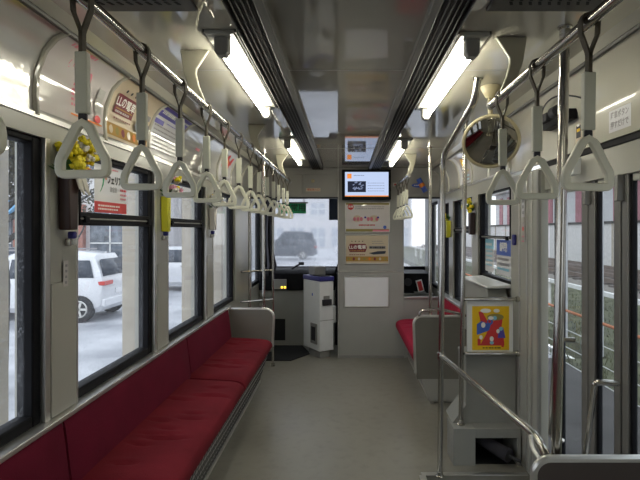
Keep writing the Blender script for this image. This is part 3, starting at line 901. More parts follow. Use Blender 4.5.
def end_panel(x0, x1, y, z0, zt, parent, rad=.075, base=None, mat='endp', rail=True):
    """seat end panel seen face on; x1 = aisle edge"""
    sg = 1 if x1 > x0 else -1
    c = (x1 - sg * rad, zt - rad)
    arc = [(c[0] + sg * rad * math.sin(t), c[1] + rad * math.cos(t)) for t in [PI / 2 * i / 8 for i in range(9)]]
    poly = [(x0, z0), (x0, zt)] + arc + [(x1 - sg * .02, z0)]
    q = MB(); q.prism(poly, 'y', y - .016, y + .016, mat); q.build('end_panel', parent, bevel=.004)
    if rail:
        q = MB(); q.tube([(a, y, b) for a, b in [(x0, zt)] + arc + [(x1 - sg * .012, z0 + .05)]], .0165, 'alu', 10); q.build('panel_edging', parent)
end_panel(-1.085, -.672, 4.845, .36, .757, bl)

br = thing('bench_seat', 'short rose-red plush bench on the right near the cab', 'bench', (.9, 5.1, 0))
cushion(1.06, .60, 4.50, 5.98, .47, .485, .085, 'pink', 31).build('seat_cushion', br)
backpad(1.055, 1.075, 4.50, 5.30, .46, .77, .045, 'pink', 1).build('backrest', br)
backpad(1.055, 1.075, 5.31, 5.98, .46, .77, .045, 'pink', 1).build('backrest', br)
q = MB(); q.prism([(1.125, .385), (.645, .385), (.735, .06), (.75, 0), (1.125, 0)], 'y', 4.50, 5.98, 'kick'); q.build('kick_panel', br)
q = MB(); q.prism([(.720, .05), (.735, .0), (.77, 0), (.77, .05)], 'y', 4.46, 5.98, 'alu'); q.build('kick_trim', br)
end_panel(1.12, .600, 4.47, .215, .750, br, .06)
q = MB(); q.prism([(1.12, .215), (.66, .215), (.72, .03), (1.12, .03)], 'y', 4.455, 4.485, 'kick'); q.build('end_kick', br)

bn = thing('seat_partition', 'taupe seat end partition with metal edging in the right foreground', 'partition', (.9, 1.78, 0))
end_panel(1.125, .652, 1.775, .06, .712, bn, .05, mat='part')
q = MB(); q.box(.68, 1.12, 1.755, 1.795, 0, .06, 'grey'); q.build('base', bn)

# ================================================================== RIGHT CABINET, NOTICE, MIRROR
cb = thing('heater_cabinet', 'grey cabinet with a dark opening beside the doorway', 'cabinet', (.95, 3.6, 0))
CY = 3.29
q = MB()
q.prism([(.69, CY), (.83, CY), (.83, 3.62), (.75, 3.62), (.69, 3.49)], 'z', 0, .235, 'cab')
q.prism([(.705, .235), (.80, .235), (.80, .36)], 'y', CY + .10, 3.62, 'cab')
q.box(1.095, 1.120, CY, 3.62, 0, .175, 'cab')
q.box(.83, 1.120, CY, 3.62, .175, .235, 'cab')
q.box(.795, 1.120, CY + .10, 3.62, .235, .665, 'cab')
q.box(.83, 1.095, 3.58, 3.62, 0.001, .175, 'dark')
q.box(.83, 1.095, CY + .02, 3.58, 0.0005, .004, 'dark')
q.build('body', cb, bevel=.008)
q = MB(); q.box(.79, 1.120, CY + .094, 3.63, .665, .685, 'cab'); q.build('lid', cb, bevel=.006)
q = MB(); q.prism([(3.56, .685), (3.56, 1.035), (3.62, 1.10), (4.28, 1.10), (4.28, .685)], 'x', .985, 1.128, 'cab'); q.build('upper_housing', cb, bevel=.012)
q = MB()
q.prism([(.97, 1.10), (1.145, 1.10), (1.145, 1.125), (.97, 1.112)], 'y', 3.53, 4.30, 'white'); q.build('sill_cover', cb, bevel=.006)
# umbrella in the opening
u = thing('folded_umbrella', 'folded black umbrella lying in the opening of the grey cabinet', 'umbrella', (.95, 3.5, .02))
q = MB(); q.tube([(.88, 3.44, .13), (.95, 3.34, .105), (1.03, 3.24, .085)], .035, 'curtain', 12, r2=.045); q.build('canopy', u)
q = MB(); q.tube([(1.03, 3.24, .085), (1.085, 3.19, .07)], .010, 'ink', 8); q.build('handle', u)

nb = thing('notice_board', 'yellow cartoon-style poster in a white frame hung on two rails by the cabinet', 'poster', (.93, 3.38, .70))
for z in (1.052, .700):
    q = MB(); q.tube([(.775, 3.348, z), (1.118, 3.348, z)], .012, 'chrome', 10)
    q.lathe([(.02, -.01), (.02, .01)], (1.118, 3.348, z), 'chrome', 12, (1, 0, 0)); q.build('support_rail', nb)
px = lambda x, y=3.365: (x - 345) * y / F
pz = lambda y_, y=3.365: CAMZ + (230 - y_) * y / F
q = MB(); q.box(px(467), px(513), 3.362, 3.376, pz(354), pz(301), 'white'); q.build('backing_board', nb, bevel=.002)
W_, H_ = px(509) - px(472), pz(306) - pz(350)
P = Print(planesurf((px(472), 3.3615, pz(350)), (1, 0, 0), (0, 0, 1), (0, -1, 0)), W_, H_, 'yellowp')
P.poly([(.05, .03), (.10, .12), (.20, .13), (.21, .03)], 'redprint')
P.rect(.035, .03, .055, .075, 'redprint'); P.rect(.19, .02, .205, .075, 'redprint')
P.poly([(.04, .25), (.065, .25), (.12, .15), (.10, .12), (.06, .16)], 'redprint')
P.poly([(.09, .10), (.18, .08), (.20, .22), (.12, .18)], 'redprint')
P.disc(.15, .215, .055, 'olive', .022)
P.poly([(.03, .10), (.11, .13), (.12, .165), (.06, .19), (.03, .17)], 'bluep')
P.disc(.115, .185, .020, 'bluep'); P.disc(.112, .187, .010, 'redprint')
P.poly([(.165, .08), (.215, .08), (.20, .15), (.17, .13)], 'violet')
P.disc(.185, .14, .013, 'skyp'); P.disc(.145, .21, .014, 'skyp'); P.disc(.12, .21, .018, 'whiteink', .012)
for (a, b, r) in ((.125, .075, .013), (.07, .165, .014), (.055, .085, .011), (.165, .125, .011)): P.disc(a, b, r, 'whiteink', r * 1.3)
P.disc(.125, .05, .014, 'skyp', .011)
P.disc(.085, .258, .035, 'whiteink', .014); P.disc(.155, .258, .02, 'whiteink', .012)
P.lines(.065, .19, .014, 1, .01, .007, 'ink', 3)
P.mb.build('printed_poster', nb, smooth=False)

# round mirror
mr = thing('convex_mirror', 'round convex mirror with cream rim hanging under the right ceiling', 'mirror', (.735, 2.6, 1.94))
mc = Vector((.735, 2.60, 1.943)); ax = Vector((-.15, -1, -.62)).normalized()
q = MB(); R_ = .132
q.lathe([(R_ * math.sin(t), .03 * math.cos(t * .5 * PI / 1.2) if False else .035 * (1 - (math.sin(t)) ** 2)) for t in [PI / 2 * i / 10 for i in range(11)]][::-1], mc, 'mirror', 36, ax); q.build('mirror_face', mr)
q = MB()
u1 = ax.orthogonal().normalized(); u2 = ax.cross(u1)
q.tube([mc + (u1 * math.cos(2 * PI * i / 40) + u2 * math.sin(2 * PI * i / 40)) * .136 for i in range(40)], .009, 'mrim', 8, closed=True); q.build('rim', mr)
q = MB(); q.lathe([(.138, -.022), (.10, -.035), (.03, -.045)], mc, 'mrim', 32, ax); q.build('back_shell', mr)
q = MB(); q.tube([mc - ax * .03 + Vector((0, 0, .13)), mc + Vector((.0, .02, .19)), (.738, 2.62, ZC - .03)], .013, 'mrim', 10); q.build('stem', mr)
q = MB(); q.lathe([(.05, 0), (.05, -.012), (.032, -.045), (.022, -.06)], (.738, 2.62, ZC - .0005), 'mrim', 20); q.build('ceiling_mount', mr)

# ================================================================== CAB BULKHEAD FITTINGS
bx = lambda x, y=YB: (x - 345) * y / F
bz = lambda v, y=YB: CAMZ + (230 - v) * y / F
mo = thing('monitor', 'lit wide screen mounted at the top of the cab bulkhead', 'monitor', (.2, 5.97, 1.85))
yf = 5.93
q = MB(); q.box(bx(342, yf), bx(391, yf), yf, YB - .002, bz(199.5, yf), bz(169.5, yf), 'black'); q.build('case', mo, bevel=.006)
sx0, sx1, sz0, sz1 = bx(345, yf), bx(388.5, yf), bz(196.5, yf), bz(172, yf)
P = Print(planesurf((sx0, yf - .0012, sz0), (1, 0, 0), (0, 0, 1), (0, -1, 0)), sx1 - sx0, sz1 - sz0, 'screen')
w_, h_ = sx1 - sx0, sz1 - sz0
P.rect(0, 0, w_, .012, 'screen_or'); P.rect(.025, h_ - .075, .075, h_ - .02, 'screen_or')
P.rect(.03, .05, .24, .175, 'screen_dk')
rnd = random.Random(5)
for i in range(14):
    a, b = rnd.uniform(.09, .20), rnd.uniform(.065, .155); P.poly([(a, b), (a + rnd.uniform(.01, .03), b + .004), (a + .02, b + rnd.uniform(.01, .03)), (a - .005, b + .01)], 'screen_mid')
P.lines(.10, .22, h_ - .045, 1, .02, .008, 'screen_mid', 4); P.lines(.26, .46, .15, 4, .03, .006, 'screen_mid', 8)
P.mb.build('display', mo, smooth=False)

def framed(label, x0, y0, x1, y1, paper, cat='poster', group=None):
    root = thing('framed_poster' if cat == 'poster' else 'notice_board', label, cat, (bx((x0 + x1) / 2), YB - .01, bz(y1)), group)
    a, b, c, d = bx(x0), bx(x1), bz(y1), bz(y0)
    f = MB(); t = .012
    f.box(a - t, b + t, YB - .014, YB, d, d + t, 'alu'); f.box(a - t, b + t, YB - .014, YB, c - t, c, 'alu')
    f.box(a - t, a, YB - .014, YB, c, d, 'alu'); f.box(b, b + t, YB - .014, YB, c, d, 'alu')
    f.build('frame', root, bevel=.003)
    P = Print(planesurf((a, YB - .006, c), (1, 0, 0), (0, 0, 1), (0, -1, 0)), b - a, d - c, paper)
    return root, P
r_, P = framed('cream poster with a red disc directly below the lit screen', 346, 203, 389, 231.5, 'beige')
P.rect(0, P.h - .022, P.w, P.h, 'olive'); P.rect(0, 0, P.w, .03, 'olive'); P.rect(P.w * .62, 0, P.w, .022, 'pinkink')
P.rect(.0, .03, P.w, P.h - .022, 'pinkpaper')
P.disc(.055, P.h - .045, .036, 'redprint'); P.text('電車', .03, .055, P.h - .045, 'whiteink')
P.lines(.11, .46, P.h - .05, 2, .022, .009, 'greyink', 12)
P.disc(.13, .15, .05, 'beige', .04); P.disc(.33, .15, .06, 'beige', .04)
for a in (.10, .14, .18, .26, .30, .36): P.disc(a, .145, .017, 'pinkink', .024)
P.disc(.225, .165, .012, 'violet'); P.disc(.375, .165, .012, 'violet')
P.lines(.15, .35, .068, 1, .02, .014, 'redprint', 7)
P.disc(P.w - .05, .05, .02, 'bluep')
P.mb.build('printed_sheet', r_, smooth=False)

def tram_print(P, s=1.0):
    w, h = P.w, P.h
    P.rect(0, h * .06, w, h * .24, 'gold')
    for i, c in enumerate(('olive', 'maroon', 'beige', 'olive', 'orange', 'maroon', 'beige', 'olive')):
        P.disc(w * (.06 + .125 * i), h * .15, w * .028, c, h * .055)
    P.poly([(w * .05, h * .56), (w * .09, h * .70), (w * .46, h * .70), (w * .50, h * .56), (w * .46, h * .40), (w * .09, h * .40)], 'maroon')
    P.text('LLの電車', h * .155, w * .275, h * .57, 'whiteink', .001)
    P.lines(w * .10, w * .45, h * .435, 1, .1, h * .03, 'gold', 3)
    for i in range(4): P.disc(w * (.14 + .085 * i), h * .79, w * .014, 'ink', h * .018)
    P.lines(w * .08, w * .46, h * .29, 1, .1, h * .025, 'maroon', 5)
    P.poly([(w * .54, h * .36), (w * .66, h * .31), (w * .93, h * .34), (w * .95, h * .44), (w * .75, h * .43)], 'cardark')
    P.rect(w * .55, h * .52, w * .94, h * .62, 'greyink'); P.lines(w * .56, w * .93, h * .53, 1, .1, h * .07, 'ink', 9)
    P.lines(w * .62, w * .90, h * .70, 2, -h * .08, h * .02, 'greyink', 2)
r_, P = framed('beige poster with a maroon tram plate between cream poster and whiteboard', 346, 235.5, 388, 263, 'beige')
tram_print(P); P.mb.build('printed_sheet', r_, smooth=False)
r_, P = framed('blank white notice board in an aluminium frame low on the bulkhead', 345, 277, 388, 306, 'paper', 'notice board')
P.mb.build('blank_sheet', r_, smooth=False)
# small plates
def plate(name, label, cat, o, ud, vd, nd, w, h, paper, draw=None, group=None):
    P = Print(planesurf(o, ud, vd, nd), w, h, paper)
    if draw: draw(P)
    ob = P.mb.build(name, None, label, cat, group, smooth=False)
    s_ = ob.modifiers.new('thick', 'SOLIDIFY'); s_.thickness = .0005; s_.offset = 0
    return ob
def d1(P): P.disc(P.w * .25, P.h * .5, .012, 'redprint'); P.disc(P.w * .72, P.h * .5, .012, 'redprint')
plate('warning_sticker', 'pale sticker with two red marks on the panel right of the screen', 'sticker', (bx(393), YB - .003, bz(186.5)), (1, 0, 0), (0, 0, 1), (0, -1, 0), .10, .045, 'pinkpaper', d1)
def d2(P): P.text('運転席入口', .030, P.w / 2, P.h / 2, 'redprint')
plate('header_label', 'small red lettered label on the cab header', 'label', (bx(306), YB - .010, bz(191.5)), (1, 0, 0), (0, 0, 1), (0, -1, 0), .17, .040, 'beige', d2)
q = MB(); q.lathe([(.024, 0), (.020, -.012), (.008, -.02)], (bx(313), YB, bz(181)), 'mrim', 16, (0, 1, 0))
q.build('header_knob', None, 'small cream knob on the cab header above the red label', 'knob')  # plain round knob, gives no light
def d3(P):
    P.disc(P.w / 2, P.h / 2, P.w * .46, 'bluep', P.h * .42); P.lines(P.w * .2, P.w * .8, P.h * .4, 1, .1, P.h * .2, 'whiteink', 3)
plate('oval_emblem', 'blue oval emblem on the header above the right cab window', 'emblem', (bx(411), YB - .010, bz(188)), (1, 0, 0), (0, 0, 1), (0, -1, 0), .17, .06, 'panel', d3)
ca = thing('spray_can', 'blue and orange can clipped slantwise on the header above the right cab window', 'can', (bx(421), YB - .05, bz(186)))
a = Vector((bx(418), YB - .04, bz(179))); b = Vector((bx(425), YB - .04, bz(192)))
q = MB(); q.tube([a, b], .030, 'bluep', 14); q.build('can_body', ca)
q = MB(); q.tube([a + (b - a) * .35, a + (b - a) * .62], .0315, 'orange', 14); q.build('can_band', ca)
q = MB(); q.obox((a + b) / 2 + Vector((0, .03, 0)), (1, 0, 0), (0, 1, 0), (0, 0, 1), .02, .008, .03, 'grey'); q.build('clip', ca)

# green hanging sign in the cab opening
gs = thing('hanging_sign', 'green sign with dark lettering hanging at the top of the windshield', 'sign', (-.5, 6.6, 1.7))
y_ = 6.55
q = MB(); q.box(bx(279, y_), bx(306, y_), y_, y_ + .012, bz(213.5, y_), bz(203.5, y_), 'greenp'); q.build('sign_plate', gs, bevel=.002)
P = Print(planesurf((bx(281, y_), y_ - .001, bz(213, y_)), (1, 0, 0), (0, 0, 1), (0, -1, 0)), .31, .11, 'greenp')
P.text('非常用', .095, .17, .06, 'ink', .001); P.mb.build('lettering', gs, smooth=False)
q = MB(); q.box(bx(282, y_), bx(308, y_), y_ - .004, y_ + .02, bz(203.5, y_), bz(202, y_), 'grey')
for x in (284, 304): q.box(bx(x, y_) - .006, bx(x, y_) + .006, y_, y_ + .012, bz(203, y_), ZC - .0005, 'grey')
q.build('hanger', gs)
# sun blind
q = MB(); yy = 7.0; q.box(bx(329, yy), bx(340, yy), yy, yy + .02, bz(220, yy), ZC - .0005, 'cardark')
q.build('sun_blind', None, 'dark rectangular sun blind at the windshield beside the centre panel', 'sun blind')
# curtain
q = MB(); prof = []
pts = [(-1.02, 6.75), (-.985, 6.72), (-.95, 6.76), (-.915, 6.72), (-.88, 6.76)]
vs = []; fs = []
for j in range(9):
    t = j / 8; z = 2.0 - 1.1 * t; sq = 1 - .75 * math.sin(PI * min(1, t * 1.0)) * .8
    for (x, y) in pts: vs.append((-1.05 + (x + 1.05) * (sq if t < .95 else .5) + .02, y, z))
n = len(pts)
for j in range(8):
    for i in range(n - 1): fs.append((j * n + i, j * n + i + 1, (j + 1) * n + i + 1, (j + 1) * n + i))
q.add(vs, fs, 'curtain')
o = q.build('cab_curtain', None, 'dark gathered curtain at the left side of the windshield', 'curtain')
s_ = o.modifiers.new('thick', 'SOLIDIFY'); s_.thickness = .01

# driver's console
co = thing('driver_console', 'black-topped grey driver console under the windshield', 'console', (-.5, 6.9, 0))
q = MB(); q.box(-1.12, -.13, 6.75, YF - .01, 0, .715, 'cab'); q.build('body', co, bevel=.006)
q = MB(); q.prism([(6.73, .715), (6.73, .93), (6.80, .97), (YF - .01, .975), (YF - .01, .715)], 'x', -1.12, -.13, 'black'); q.build('dashboard', co, bevel=.008)
q = MB(); q.box(-.93, -.78, 6.745, 6.752, .06, .34, 'dark'); q.build('foot_opening', co)
q = MB(); q.box(-.92, -.76, 6.70, 6.735, .73, .86, 'grey'); q.build('instrument_box', co, bevel=.004)
for i in (0, 1): 
    q = MB(); q.box(-.83 + .04 * i, -.805 + .04 * i, 6.694, 6.702, .745, .77, 'lampy'); q.build('indicator', co)
q = MB(); q.tube([(-.72, 6.95, .97), (-.65, 6.93, 1.02), (-.58, 6.93, 1.05)], .012, 'ink', 8); q.box(-.62, -.55, 6.91, 6.95, 1.03, 1.07, 'ink'); q.build('lever', co)
co2 = thing('driver_console', 'dark equipment shelf under the right cab window', 'console', (.9, 6.9, 0))
q = MB(); q.box(.70, 1.12, 6.5, YF - .01, 0, .70, 'cab'); q.build('body', co2, bevel=.006)
q = MB(); q.box(.72, 1.10, 6.55, 7.2, .70, .95, 'black'); q.build('equipment_box', co2, bevel=.01)
q = MB(); q.lathe([(.05, 0), (.05, -.012), (.03, -.012)], (.80, 6.55, .84), 'ink', 18, (0, 1, 0)); q.build('speaker_ring', co2)
co3 = thing('equipment_case', 'row of small dark equipment cases on the dashboard behind the centre panel', 'equipment', (-.02, 6.95, 0))
q = MB(); q.box(-.12, .60, 6.72, YF - .01, 0, .93, 'black'); q.box(-.11, .10, 6.9, 7.1, .93, 1.04, 'ink'); q.build('case_body', co3, bevel=.006)
tp = thing('snack_box', 'red and white packet leaning on the right cab shelf', 'packet', (bx(420, 6.35), 6.35, .72))
a = Vector((bx(420, 6.48), 6.48, .80))
q = MB(); q.obox(a, (1, 0, .25), (0, 1, 0), (-.25, 0, 1), .038, .012, .075, 'white'); q.build('packet', tp, bevel=.003)
q = MB(); q.obox(a + Vector((0, -.0125, 0)), (1, 0, .25), (0, 1, 0), (-.25, 0, 1), .026, .001, .06, 'redprint'); q.build('red_print', tp)
q = MB(); q.box(a.x - .07, a.x + .07, 6.44, 6.53, .714, .722, 'grey'); q.build('tray', tp)

# fare box
fb = thing('fare_box', 'white fare collection machine standing left of the cab bulkhead', 'fare box', (-.3, 6.25, 0))
e1 = Vector((.84, .54, 0)).normalized(); e2 = Vector((-.54, .84, 0)).normalized(); c0 = Vector((-.294, 6.00, 0)); UP = Vector((0, 0, 1))
def fbox(u0, u1, v0, v1, z0, z1, mat):
    q = MB(); c = c0 + e1 * (u0 + u1) / 2 + e2 * (v0 + v1) / 2 + UP * (z0 + z1) / 2
    q.obox(c, e1, e2, UP, abs(u1 - u0) / 2, abs(v1 - v0) / 2, (z1 - z0) / 2, mat); return q
fbox(0, .19, 0, .40, .085, .90, 'white').build('body', fb, bevel=.008)
fbox(.02, .16, .03, .30, 0, .085, 'grey').build('plinth', fb, bevel=.005)
fbox(-.004, .194, -.012, .41, .90, .955, 'navy').build('top_cover', fb, bevel=.01)
fbox(.02, .15, .02, .20, .955, .962, 'dark').build('coin_tray', fb)
fbox(.05, .20, .20, .36, .955, 1.06, 'grey').build('display_unit', fb, bevel=.01)
fbox(.03, .15, -.03, 0, .62, .69, 'ink').build('coin_slot', fb, bevel=.006)
fbox(.05, .13, -.012, 0, .68, .73, 'grey').build('slot_plate', fb, bevel=.004)
fbox(-.014, 0, .05, .20, .16, .40, 'grey').build('change_frame', fb, bevel=.004)
fbox(-.018, -.012, .08, .17, .20, .36, 'ink').build('change_opening', fb)
fbox(.19, .24, .02, .30, .40, .60, 'white').build('side_tray', fb, bevel=.006)
fbox(.19, .22, .05, .30, .10, .40, 'ink').build('cable_box', fb, bevel=.006)
fbox(-.004, -.0005, .16, .18, .72, .75, 'bluep').build('blue_mark', fb)
fbox(0, .19, -.002, 0, .44, .446, 'grey').build('door_seam', fb)
# mat
q = MB(); q.prism([(-.98, 5.92), (-.62, 5.92), (-.42, 6.25), (-.55, 6.68), (-1.0, 6.68)], 'z', .0005, .010, 'dark')
q.build('floor_mat', None, 'black rubber mat on the floor at the cab entrance', 'mat')

# ================================================================== POSTERS IN THE LEFT STRIP
def prof_len(P): 
    L = [0]
    for a, b in zip(P, P[1:]): L.append(L[-1] + math.hypot(b[0] - a[0], b[1] - a[1]))
    return L
def curvesurf(prof, y_left, sgn, lift0=.006):
    L = prof_len(prof)
    def S(u, v, l=0):
        v_ = max(0, min(L[-1], v)); i = 0
        while i < len(L) - 2 and v_ > L[i + 1]: i += 1
        t = (v_ - L[i]) / (L[i + 1] - L[i]); a = Vector(prof[i]); b = Vector(prof[i + 1]); p = a + (b - a) * t
        # smooth normal
        d = (b - a).normalized(); n2 = Vector((d.y, -d.x)) * (1 if sgn > 0 else -1)
        q = p + n2 * (lift0 + l)
        return Vector((q.x, y_left + sgn * u, q.y))
    return S, L[-1]
def strip_poster(y0, y1, label, draw, paper, right=False):
    S, L = curvesurf(RP if right else LP, y1 if right else y0, -1 if right else 1)
    P = Print(S, y1 - y0, L, paper, nu=1, nv=1)
    P.mb = MB(); P.grid(0, .02, P.w, L - .012, paper, 0, 1, 14)
    draw(P)
    return P.mb.build('curved_poster', None, label, 'poster', 'posters in the curved ceiling strips', smooth=True)
def dA(P):
    w, h = P.w, P.h
    P.lines(w * .12, w * .55, h * .90, 1, .1, .016, 'pinkink', 1)
    P.text('いちご', .05, w * .40, h * .70, 'pinkink'); P.disc(w * .60, h * .62, .025, 'pinkink', .04)
    for i in range(6): P.lines(w * .42, w * .66, h * (.56 - .06 * i), 1, .1, .010, 'pinkink', 20 + i)
    P.rect(w * .42, h * .145, w * .95, h * .165, 'orange'); P.disc(w * .87, h * .22, .028, 'redprint', .018)
    P.rect(w * .80, h * .30, w * .92, h * .62, 'plastic_clear', 4)
def dB(P):
    w, h = P.w, P.h
    P.rect(w * .02, h * .10, w * .98, h * .27, 'gold', 4)
    for i, c in enumerate(('beige', 'olive', 'maroon', 'beige', 'orange', 'beige', 'olive')): P.disc(w * (.10 + .13 * i), h * .185, w * .04, c, h * .06)
    P.rect(w * .10, h * .42, w * .52, h * .72, 'maroon', 5)
    P.text('LLの電車', h * .17, w * .31, h * .60, 'whiteink', .001, .9); P.rect(w * .13, h * .50, w * .49, h * .515, 'gold')
    P.lines(w * .13, w * .49, h * .45, 1, .1, h * .03, 'pinkpaper', 4)
    for i in range(4): P.disc(w * (.18 + .10 * i), h * .79, w * .018, 'ink', h * .026)
    P.lines(w * .10, w * .5, h * .34, 1, .1, h * .02, 'maroon', 6)
    P.poly([(w * .58, h * .36), (w * .62, h * .30), (w * .80, h * .30), (w * .95, h * .36), (w * .95, h * .48), (w * .62, h * .48)], 'greyink')
    P.rect(w * .60, h * .54, w * .92, h * .62, 'greyink', 2)
def dC(P):
    w, h = P.w, P.h
    P.rect(0, h * .74, w, h * .955, 'violet', 8); P.lines(w * .08, w * .55, h * .80, 1, .1, h * .07, 'whiteink', 3)
    P.rect(w * .02, h * .60, w * .30, h * .68, 'violet', 3)
    for i in range(7): P.lines(w * .06, w * .94, h * (.56 - .07 * i), 1, .1, .008, 'greyink', 40 + i)
    P.lines(w * .36, w * .92, h * .66, 1, .1, .010, 'violet', 44)
def dD(P):
    w, h = P.w, P.h
    P.lines(w * .2, w * .8, h * .85, 1, .1, .016, 'greyink', 3)
    for i in range(6): P.lines(w * .12, w * .88, h * (.66 - .08 * i), 1, .1, .009, 'greyink', 60 + i)
    P.rect(w * .65, h * .50, w * .85, h * .56, 'pinkink', 2)
def dE(P):
    w, h = P.w, P.h
    for (a, b, r) in ((.25, .6, .05), (.45, .7, .04), (.62, .5, .05), (.35, .4, .04), (.75, .68, .035)): P.disc(w * a, h * b, r, 'redprint', r * 1.2)
    P.disc(w * .55, h * .62, .03, 'orange'); P.lines(w * .1, w * .9, h * .16, 2, .03, .012, 'greyink', 5)
def d0_(P): pass
strip_poster(1.855, 2.345, 'pale poster with pink writing nearest on the left ceiling strip', dA, 'pinkpaper')
strip_poster(2.375, 2.87, 'beige curved poster with a maroon plate on the left ceiling strip', dB, 'beige')
strip_poster(2.90, 3.385, 'white curved poster with a violet heading on the left ceiling strip', dC, 'paper')
strip_poster(3.415, 3.905, 'grey lettered curved poster beyond the violet-headed one', dD, 'plastic_clear')
strip_poster(4.455, 4.945, 'white curved poster with red round shapes far along the left strip', dE, 'paper')
def dY(P):
    w, h = P.w, P.h
    P.rect(w * .25, h * .1, w * .98, h * .92, 'pinkpaper', 8); P.disc(w * .6, h * .6, .09, 'yellowp', .06); P.disc(w * .68, h * .66, .04, 'petalp' if False else 'pinkink', .03)
    P.disc(w * .55, h * .55, .045, 'whiteink', .035)
    P.lines(w * .3, w * .9, h * .24, 2, .035, .016, 'skyp', 5); P.lines(w * .3, w * .9, h * .36, 1, .035, .02, 'olive', 6)
strip_poster(4.62, 5.08, 'pale poster with yellow drawing on the right ceiling strip', dY, 'paper', True)

# advert on the left window pane
wx = -1.1420
def dS(P):
    w, h = P.w, P.h
    P.rect(0, 0, w, h * .23, 'redprint'); P.lines(w * .1, w * .78, h * .13, 2, h * .07, h * .035, 'whiteink', 2)
    pts = [(.15, .80), (.17, .87), (.22, .90), (.27, .86), (.28, .74), (.25, .58), (.18, .46), (.14, .42), (.20, .52), (.23, .64), (.235, .76), (.21, .83)]
    P.poly([(w * a, h * b) for a, b in pts], 'greenp'); P.disc(w * .17, h * .77, w * .03, 'greenp'); P.disc(w * .32, h * .72, w * .018, 'orange')
    P.text('フェリア', h * .20, w * .58, h * .70, 'ink', .002, .9)
    P.text('美容室', h * .13, w * .54, h * .50, 'greyink', 0, .9)
    P.lines(w * .76, w * .97, h * .50, 1, .1, h * .05, 'redprint', 3); P.lines(w * .76, w * .97, h * .40, 2, h * .09, h * .04, 'pinkink', 3)
    P.lines(w * .35, w * .7, h * .92, 1, .1, h * .03, 'pinkink', 9)
plate('window_advert', 'white salon advert with a red bottom band stuck on the left window', 'advert', (wx, 2.355, 1.582), (0, 1, 0), (0, 0, 1), (1, 0, 0), .345, .225, 'paper', dS)
# signs on the right window: seen from inside
def dR(P):
    w, h = P.w, P.h
    P.rect(0, h * .56, w, h, 'bluep'); P.text('歯科医院', h * .27, w / 2, h * .78, 'whiteink', .003, .62)
    for i in range(3): P.lines(w * .08, w * .92, h * (.42 - .14 * i), 1, .1, h * .07, 'greyink' if i < 2 else 'skyp', 70 + i)
plate('window_notice', 'blue and white dental notice on the right window by the door', 'notice', (1.168, 3.98, 1.165), (0, -1, 0), (0, 0, 1), (-1, 0, 0), .34, .262, 'paper', dR)
def dR2(P):
    w, h = P.w, P.h
    P.rect(0, h * .7, w, h, 'skyp')
    for i in range(4): P.lines(w * .1, w * .9, h * (.6 - .14 * i), 1, .1, h * .05, 'skyp', 80 + i)
    P.lines(w * .1, w * .9, h * .8, 1, .1, h * .08, 'whiteink', 4)
plate('window_notice', 'pale blue notice beside the dental one on the right window', 'notice', (1.168, 4.30, 1.165), (0, -1, 0), (0, 0, 1), (-1, 0, 0), .24, .262, 'paper', dR2)
# notice on the door header
def dH(P):
    P.text('降車ボタン', P.h * .36, P.w / 2, P.h * .72, 'greyink', .0005, .85); P.text('押すだけで', P.h * .36, P.w / 2, P.h * .28, 'greyink', .0005, .85)
plate('door_notice', 'white lettered notice on the panel above the door', 'notice', (1.1285, 2.21, 1.912), (0, -1, 0), (0, 0, 1), (-1, 0, 0), .17, .092, 'paper', dH)
def dT(P):
    P.rect(.008, .045, P.w - .008, P.h - .01, 'ink'); P.rect(.016, .075, P.w - .016, .09, 'yellowp'); P.rect(.02, .1, P.w - .02, .112, 'whiteink'); P.disc(P.w / 2, .022, .016, 'orange', .012)
plate('warning_sticker', 'small black and yellow sticker above the door beside the white notice', 'sticker', (1.1285, 2.53, 1.900), (0, -1, 0), (0, 0, 1), (-1, 0, 0), .065, .115, 'beige', dT)
def dJ(P): 
    for i in range(3): P.rect(P.w * .25, P.h * (.15 + .28 * i), P.w * .75, P.h * (.30 + .28 * i), 'greyink')
plate('jamb_label', 'narrow white label on the door jamb', 'label', (1.1195, 3.275, 1.58), (0, -1, 0), (0, 0, 1), (-1, 0, 0), .05, .13, 'paper', dJ)
def dJ2(P): P.disc(P.w * .5, P.h * .65, .014, 'redprint'); P.lines(.005, P.w - .004, P.h * .2, 2, .03, .01, 'pinkink', 1)
plate('jamb_label', 'pinkish label below the white one on the door jamb', 'label', (1.1195, 3.275, 1.43), (0, -1, 0), (0, 0, 1), (-1, 0, 0), .05, .12, 'pinkpaper', dJ2)
q = MB(); q.box(1.108, 1.129, 3.40, 3.44, 1.40, 1.47, 'navy'); q.build('call_button', None, 'dark blue button unit on the door jamb', 'button', bevel=.006)
dm = thing('door_closer', 'black door sensor bracket on the cream panel above the door', 'sensor', (1.08, 2.75, 2.05))
q = MB(); q.box(1.07, 1.118, 2.48, 2.80, 2.035, 2.085, 'black'); q.build('backplate', dm, bevel=.004)
q = MB(); q.lathe([(.03, -.03), (.03, .03)], (1.06, 2.60, 2.095), 'ink', 16, (0, 1, 0)); q.build('sensor_drum', dm)
q = MB(); q.box(1.05, 1.115, 2.70, 2.78, 2.07, 2.115, 'ink'); q.build('junction', dm, bevel=.004)
q = MB(); q.tube(bezier((1.06, 2.80, 2.10), (1.0, 2.6, 2.22), (1.09, 2.36, 2.10), 10), .004, 'ink', 6); q.build('cable', dm)
q = MB(); q.box(1.09, 1.129, 2.47, 2.545, 1.765, 1.845, 'white')
q.lathe([(.009, 0), (.006, -.008)], (1.09, 2.49, 1.80), 'ink', 10, (1, 0, 0)); q.build('switch_box', None, 'small white switch box under the panel above the door', 'switch box', bevel=.006)

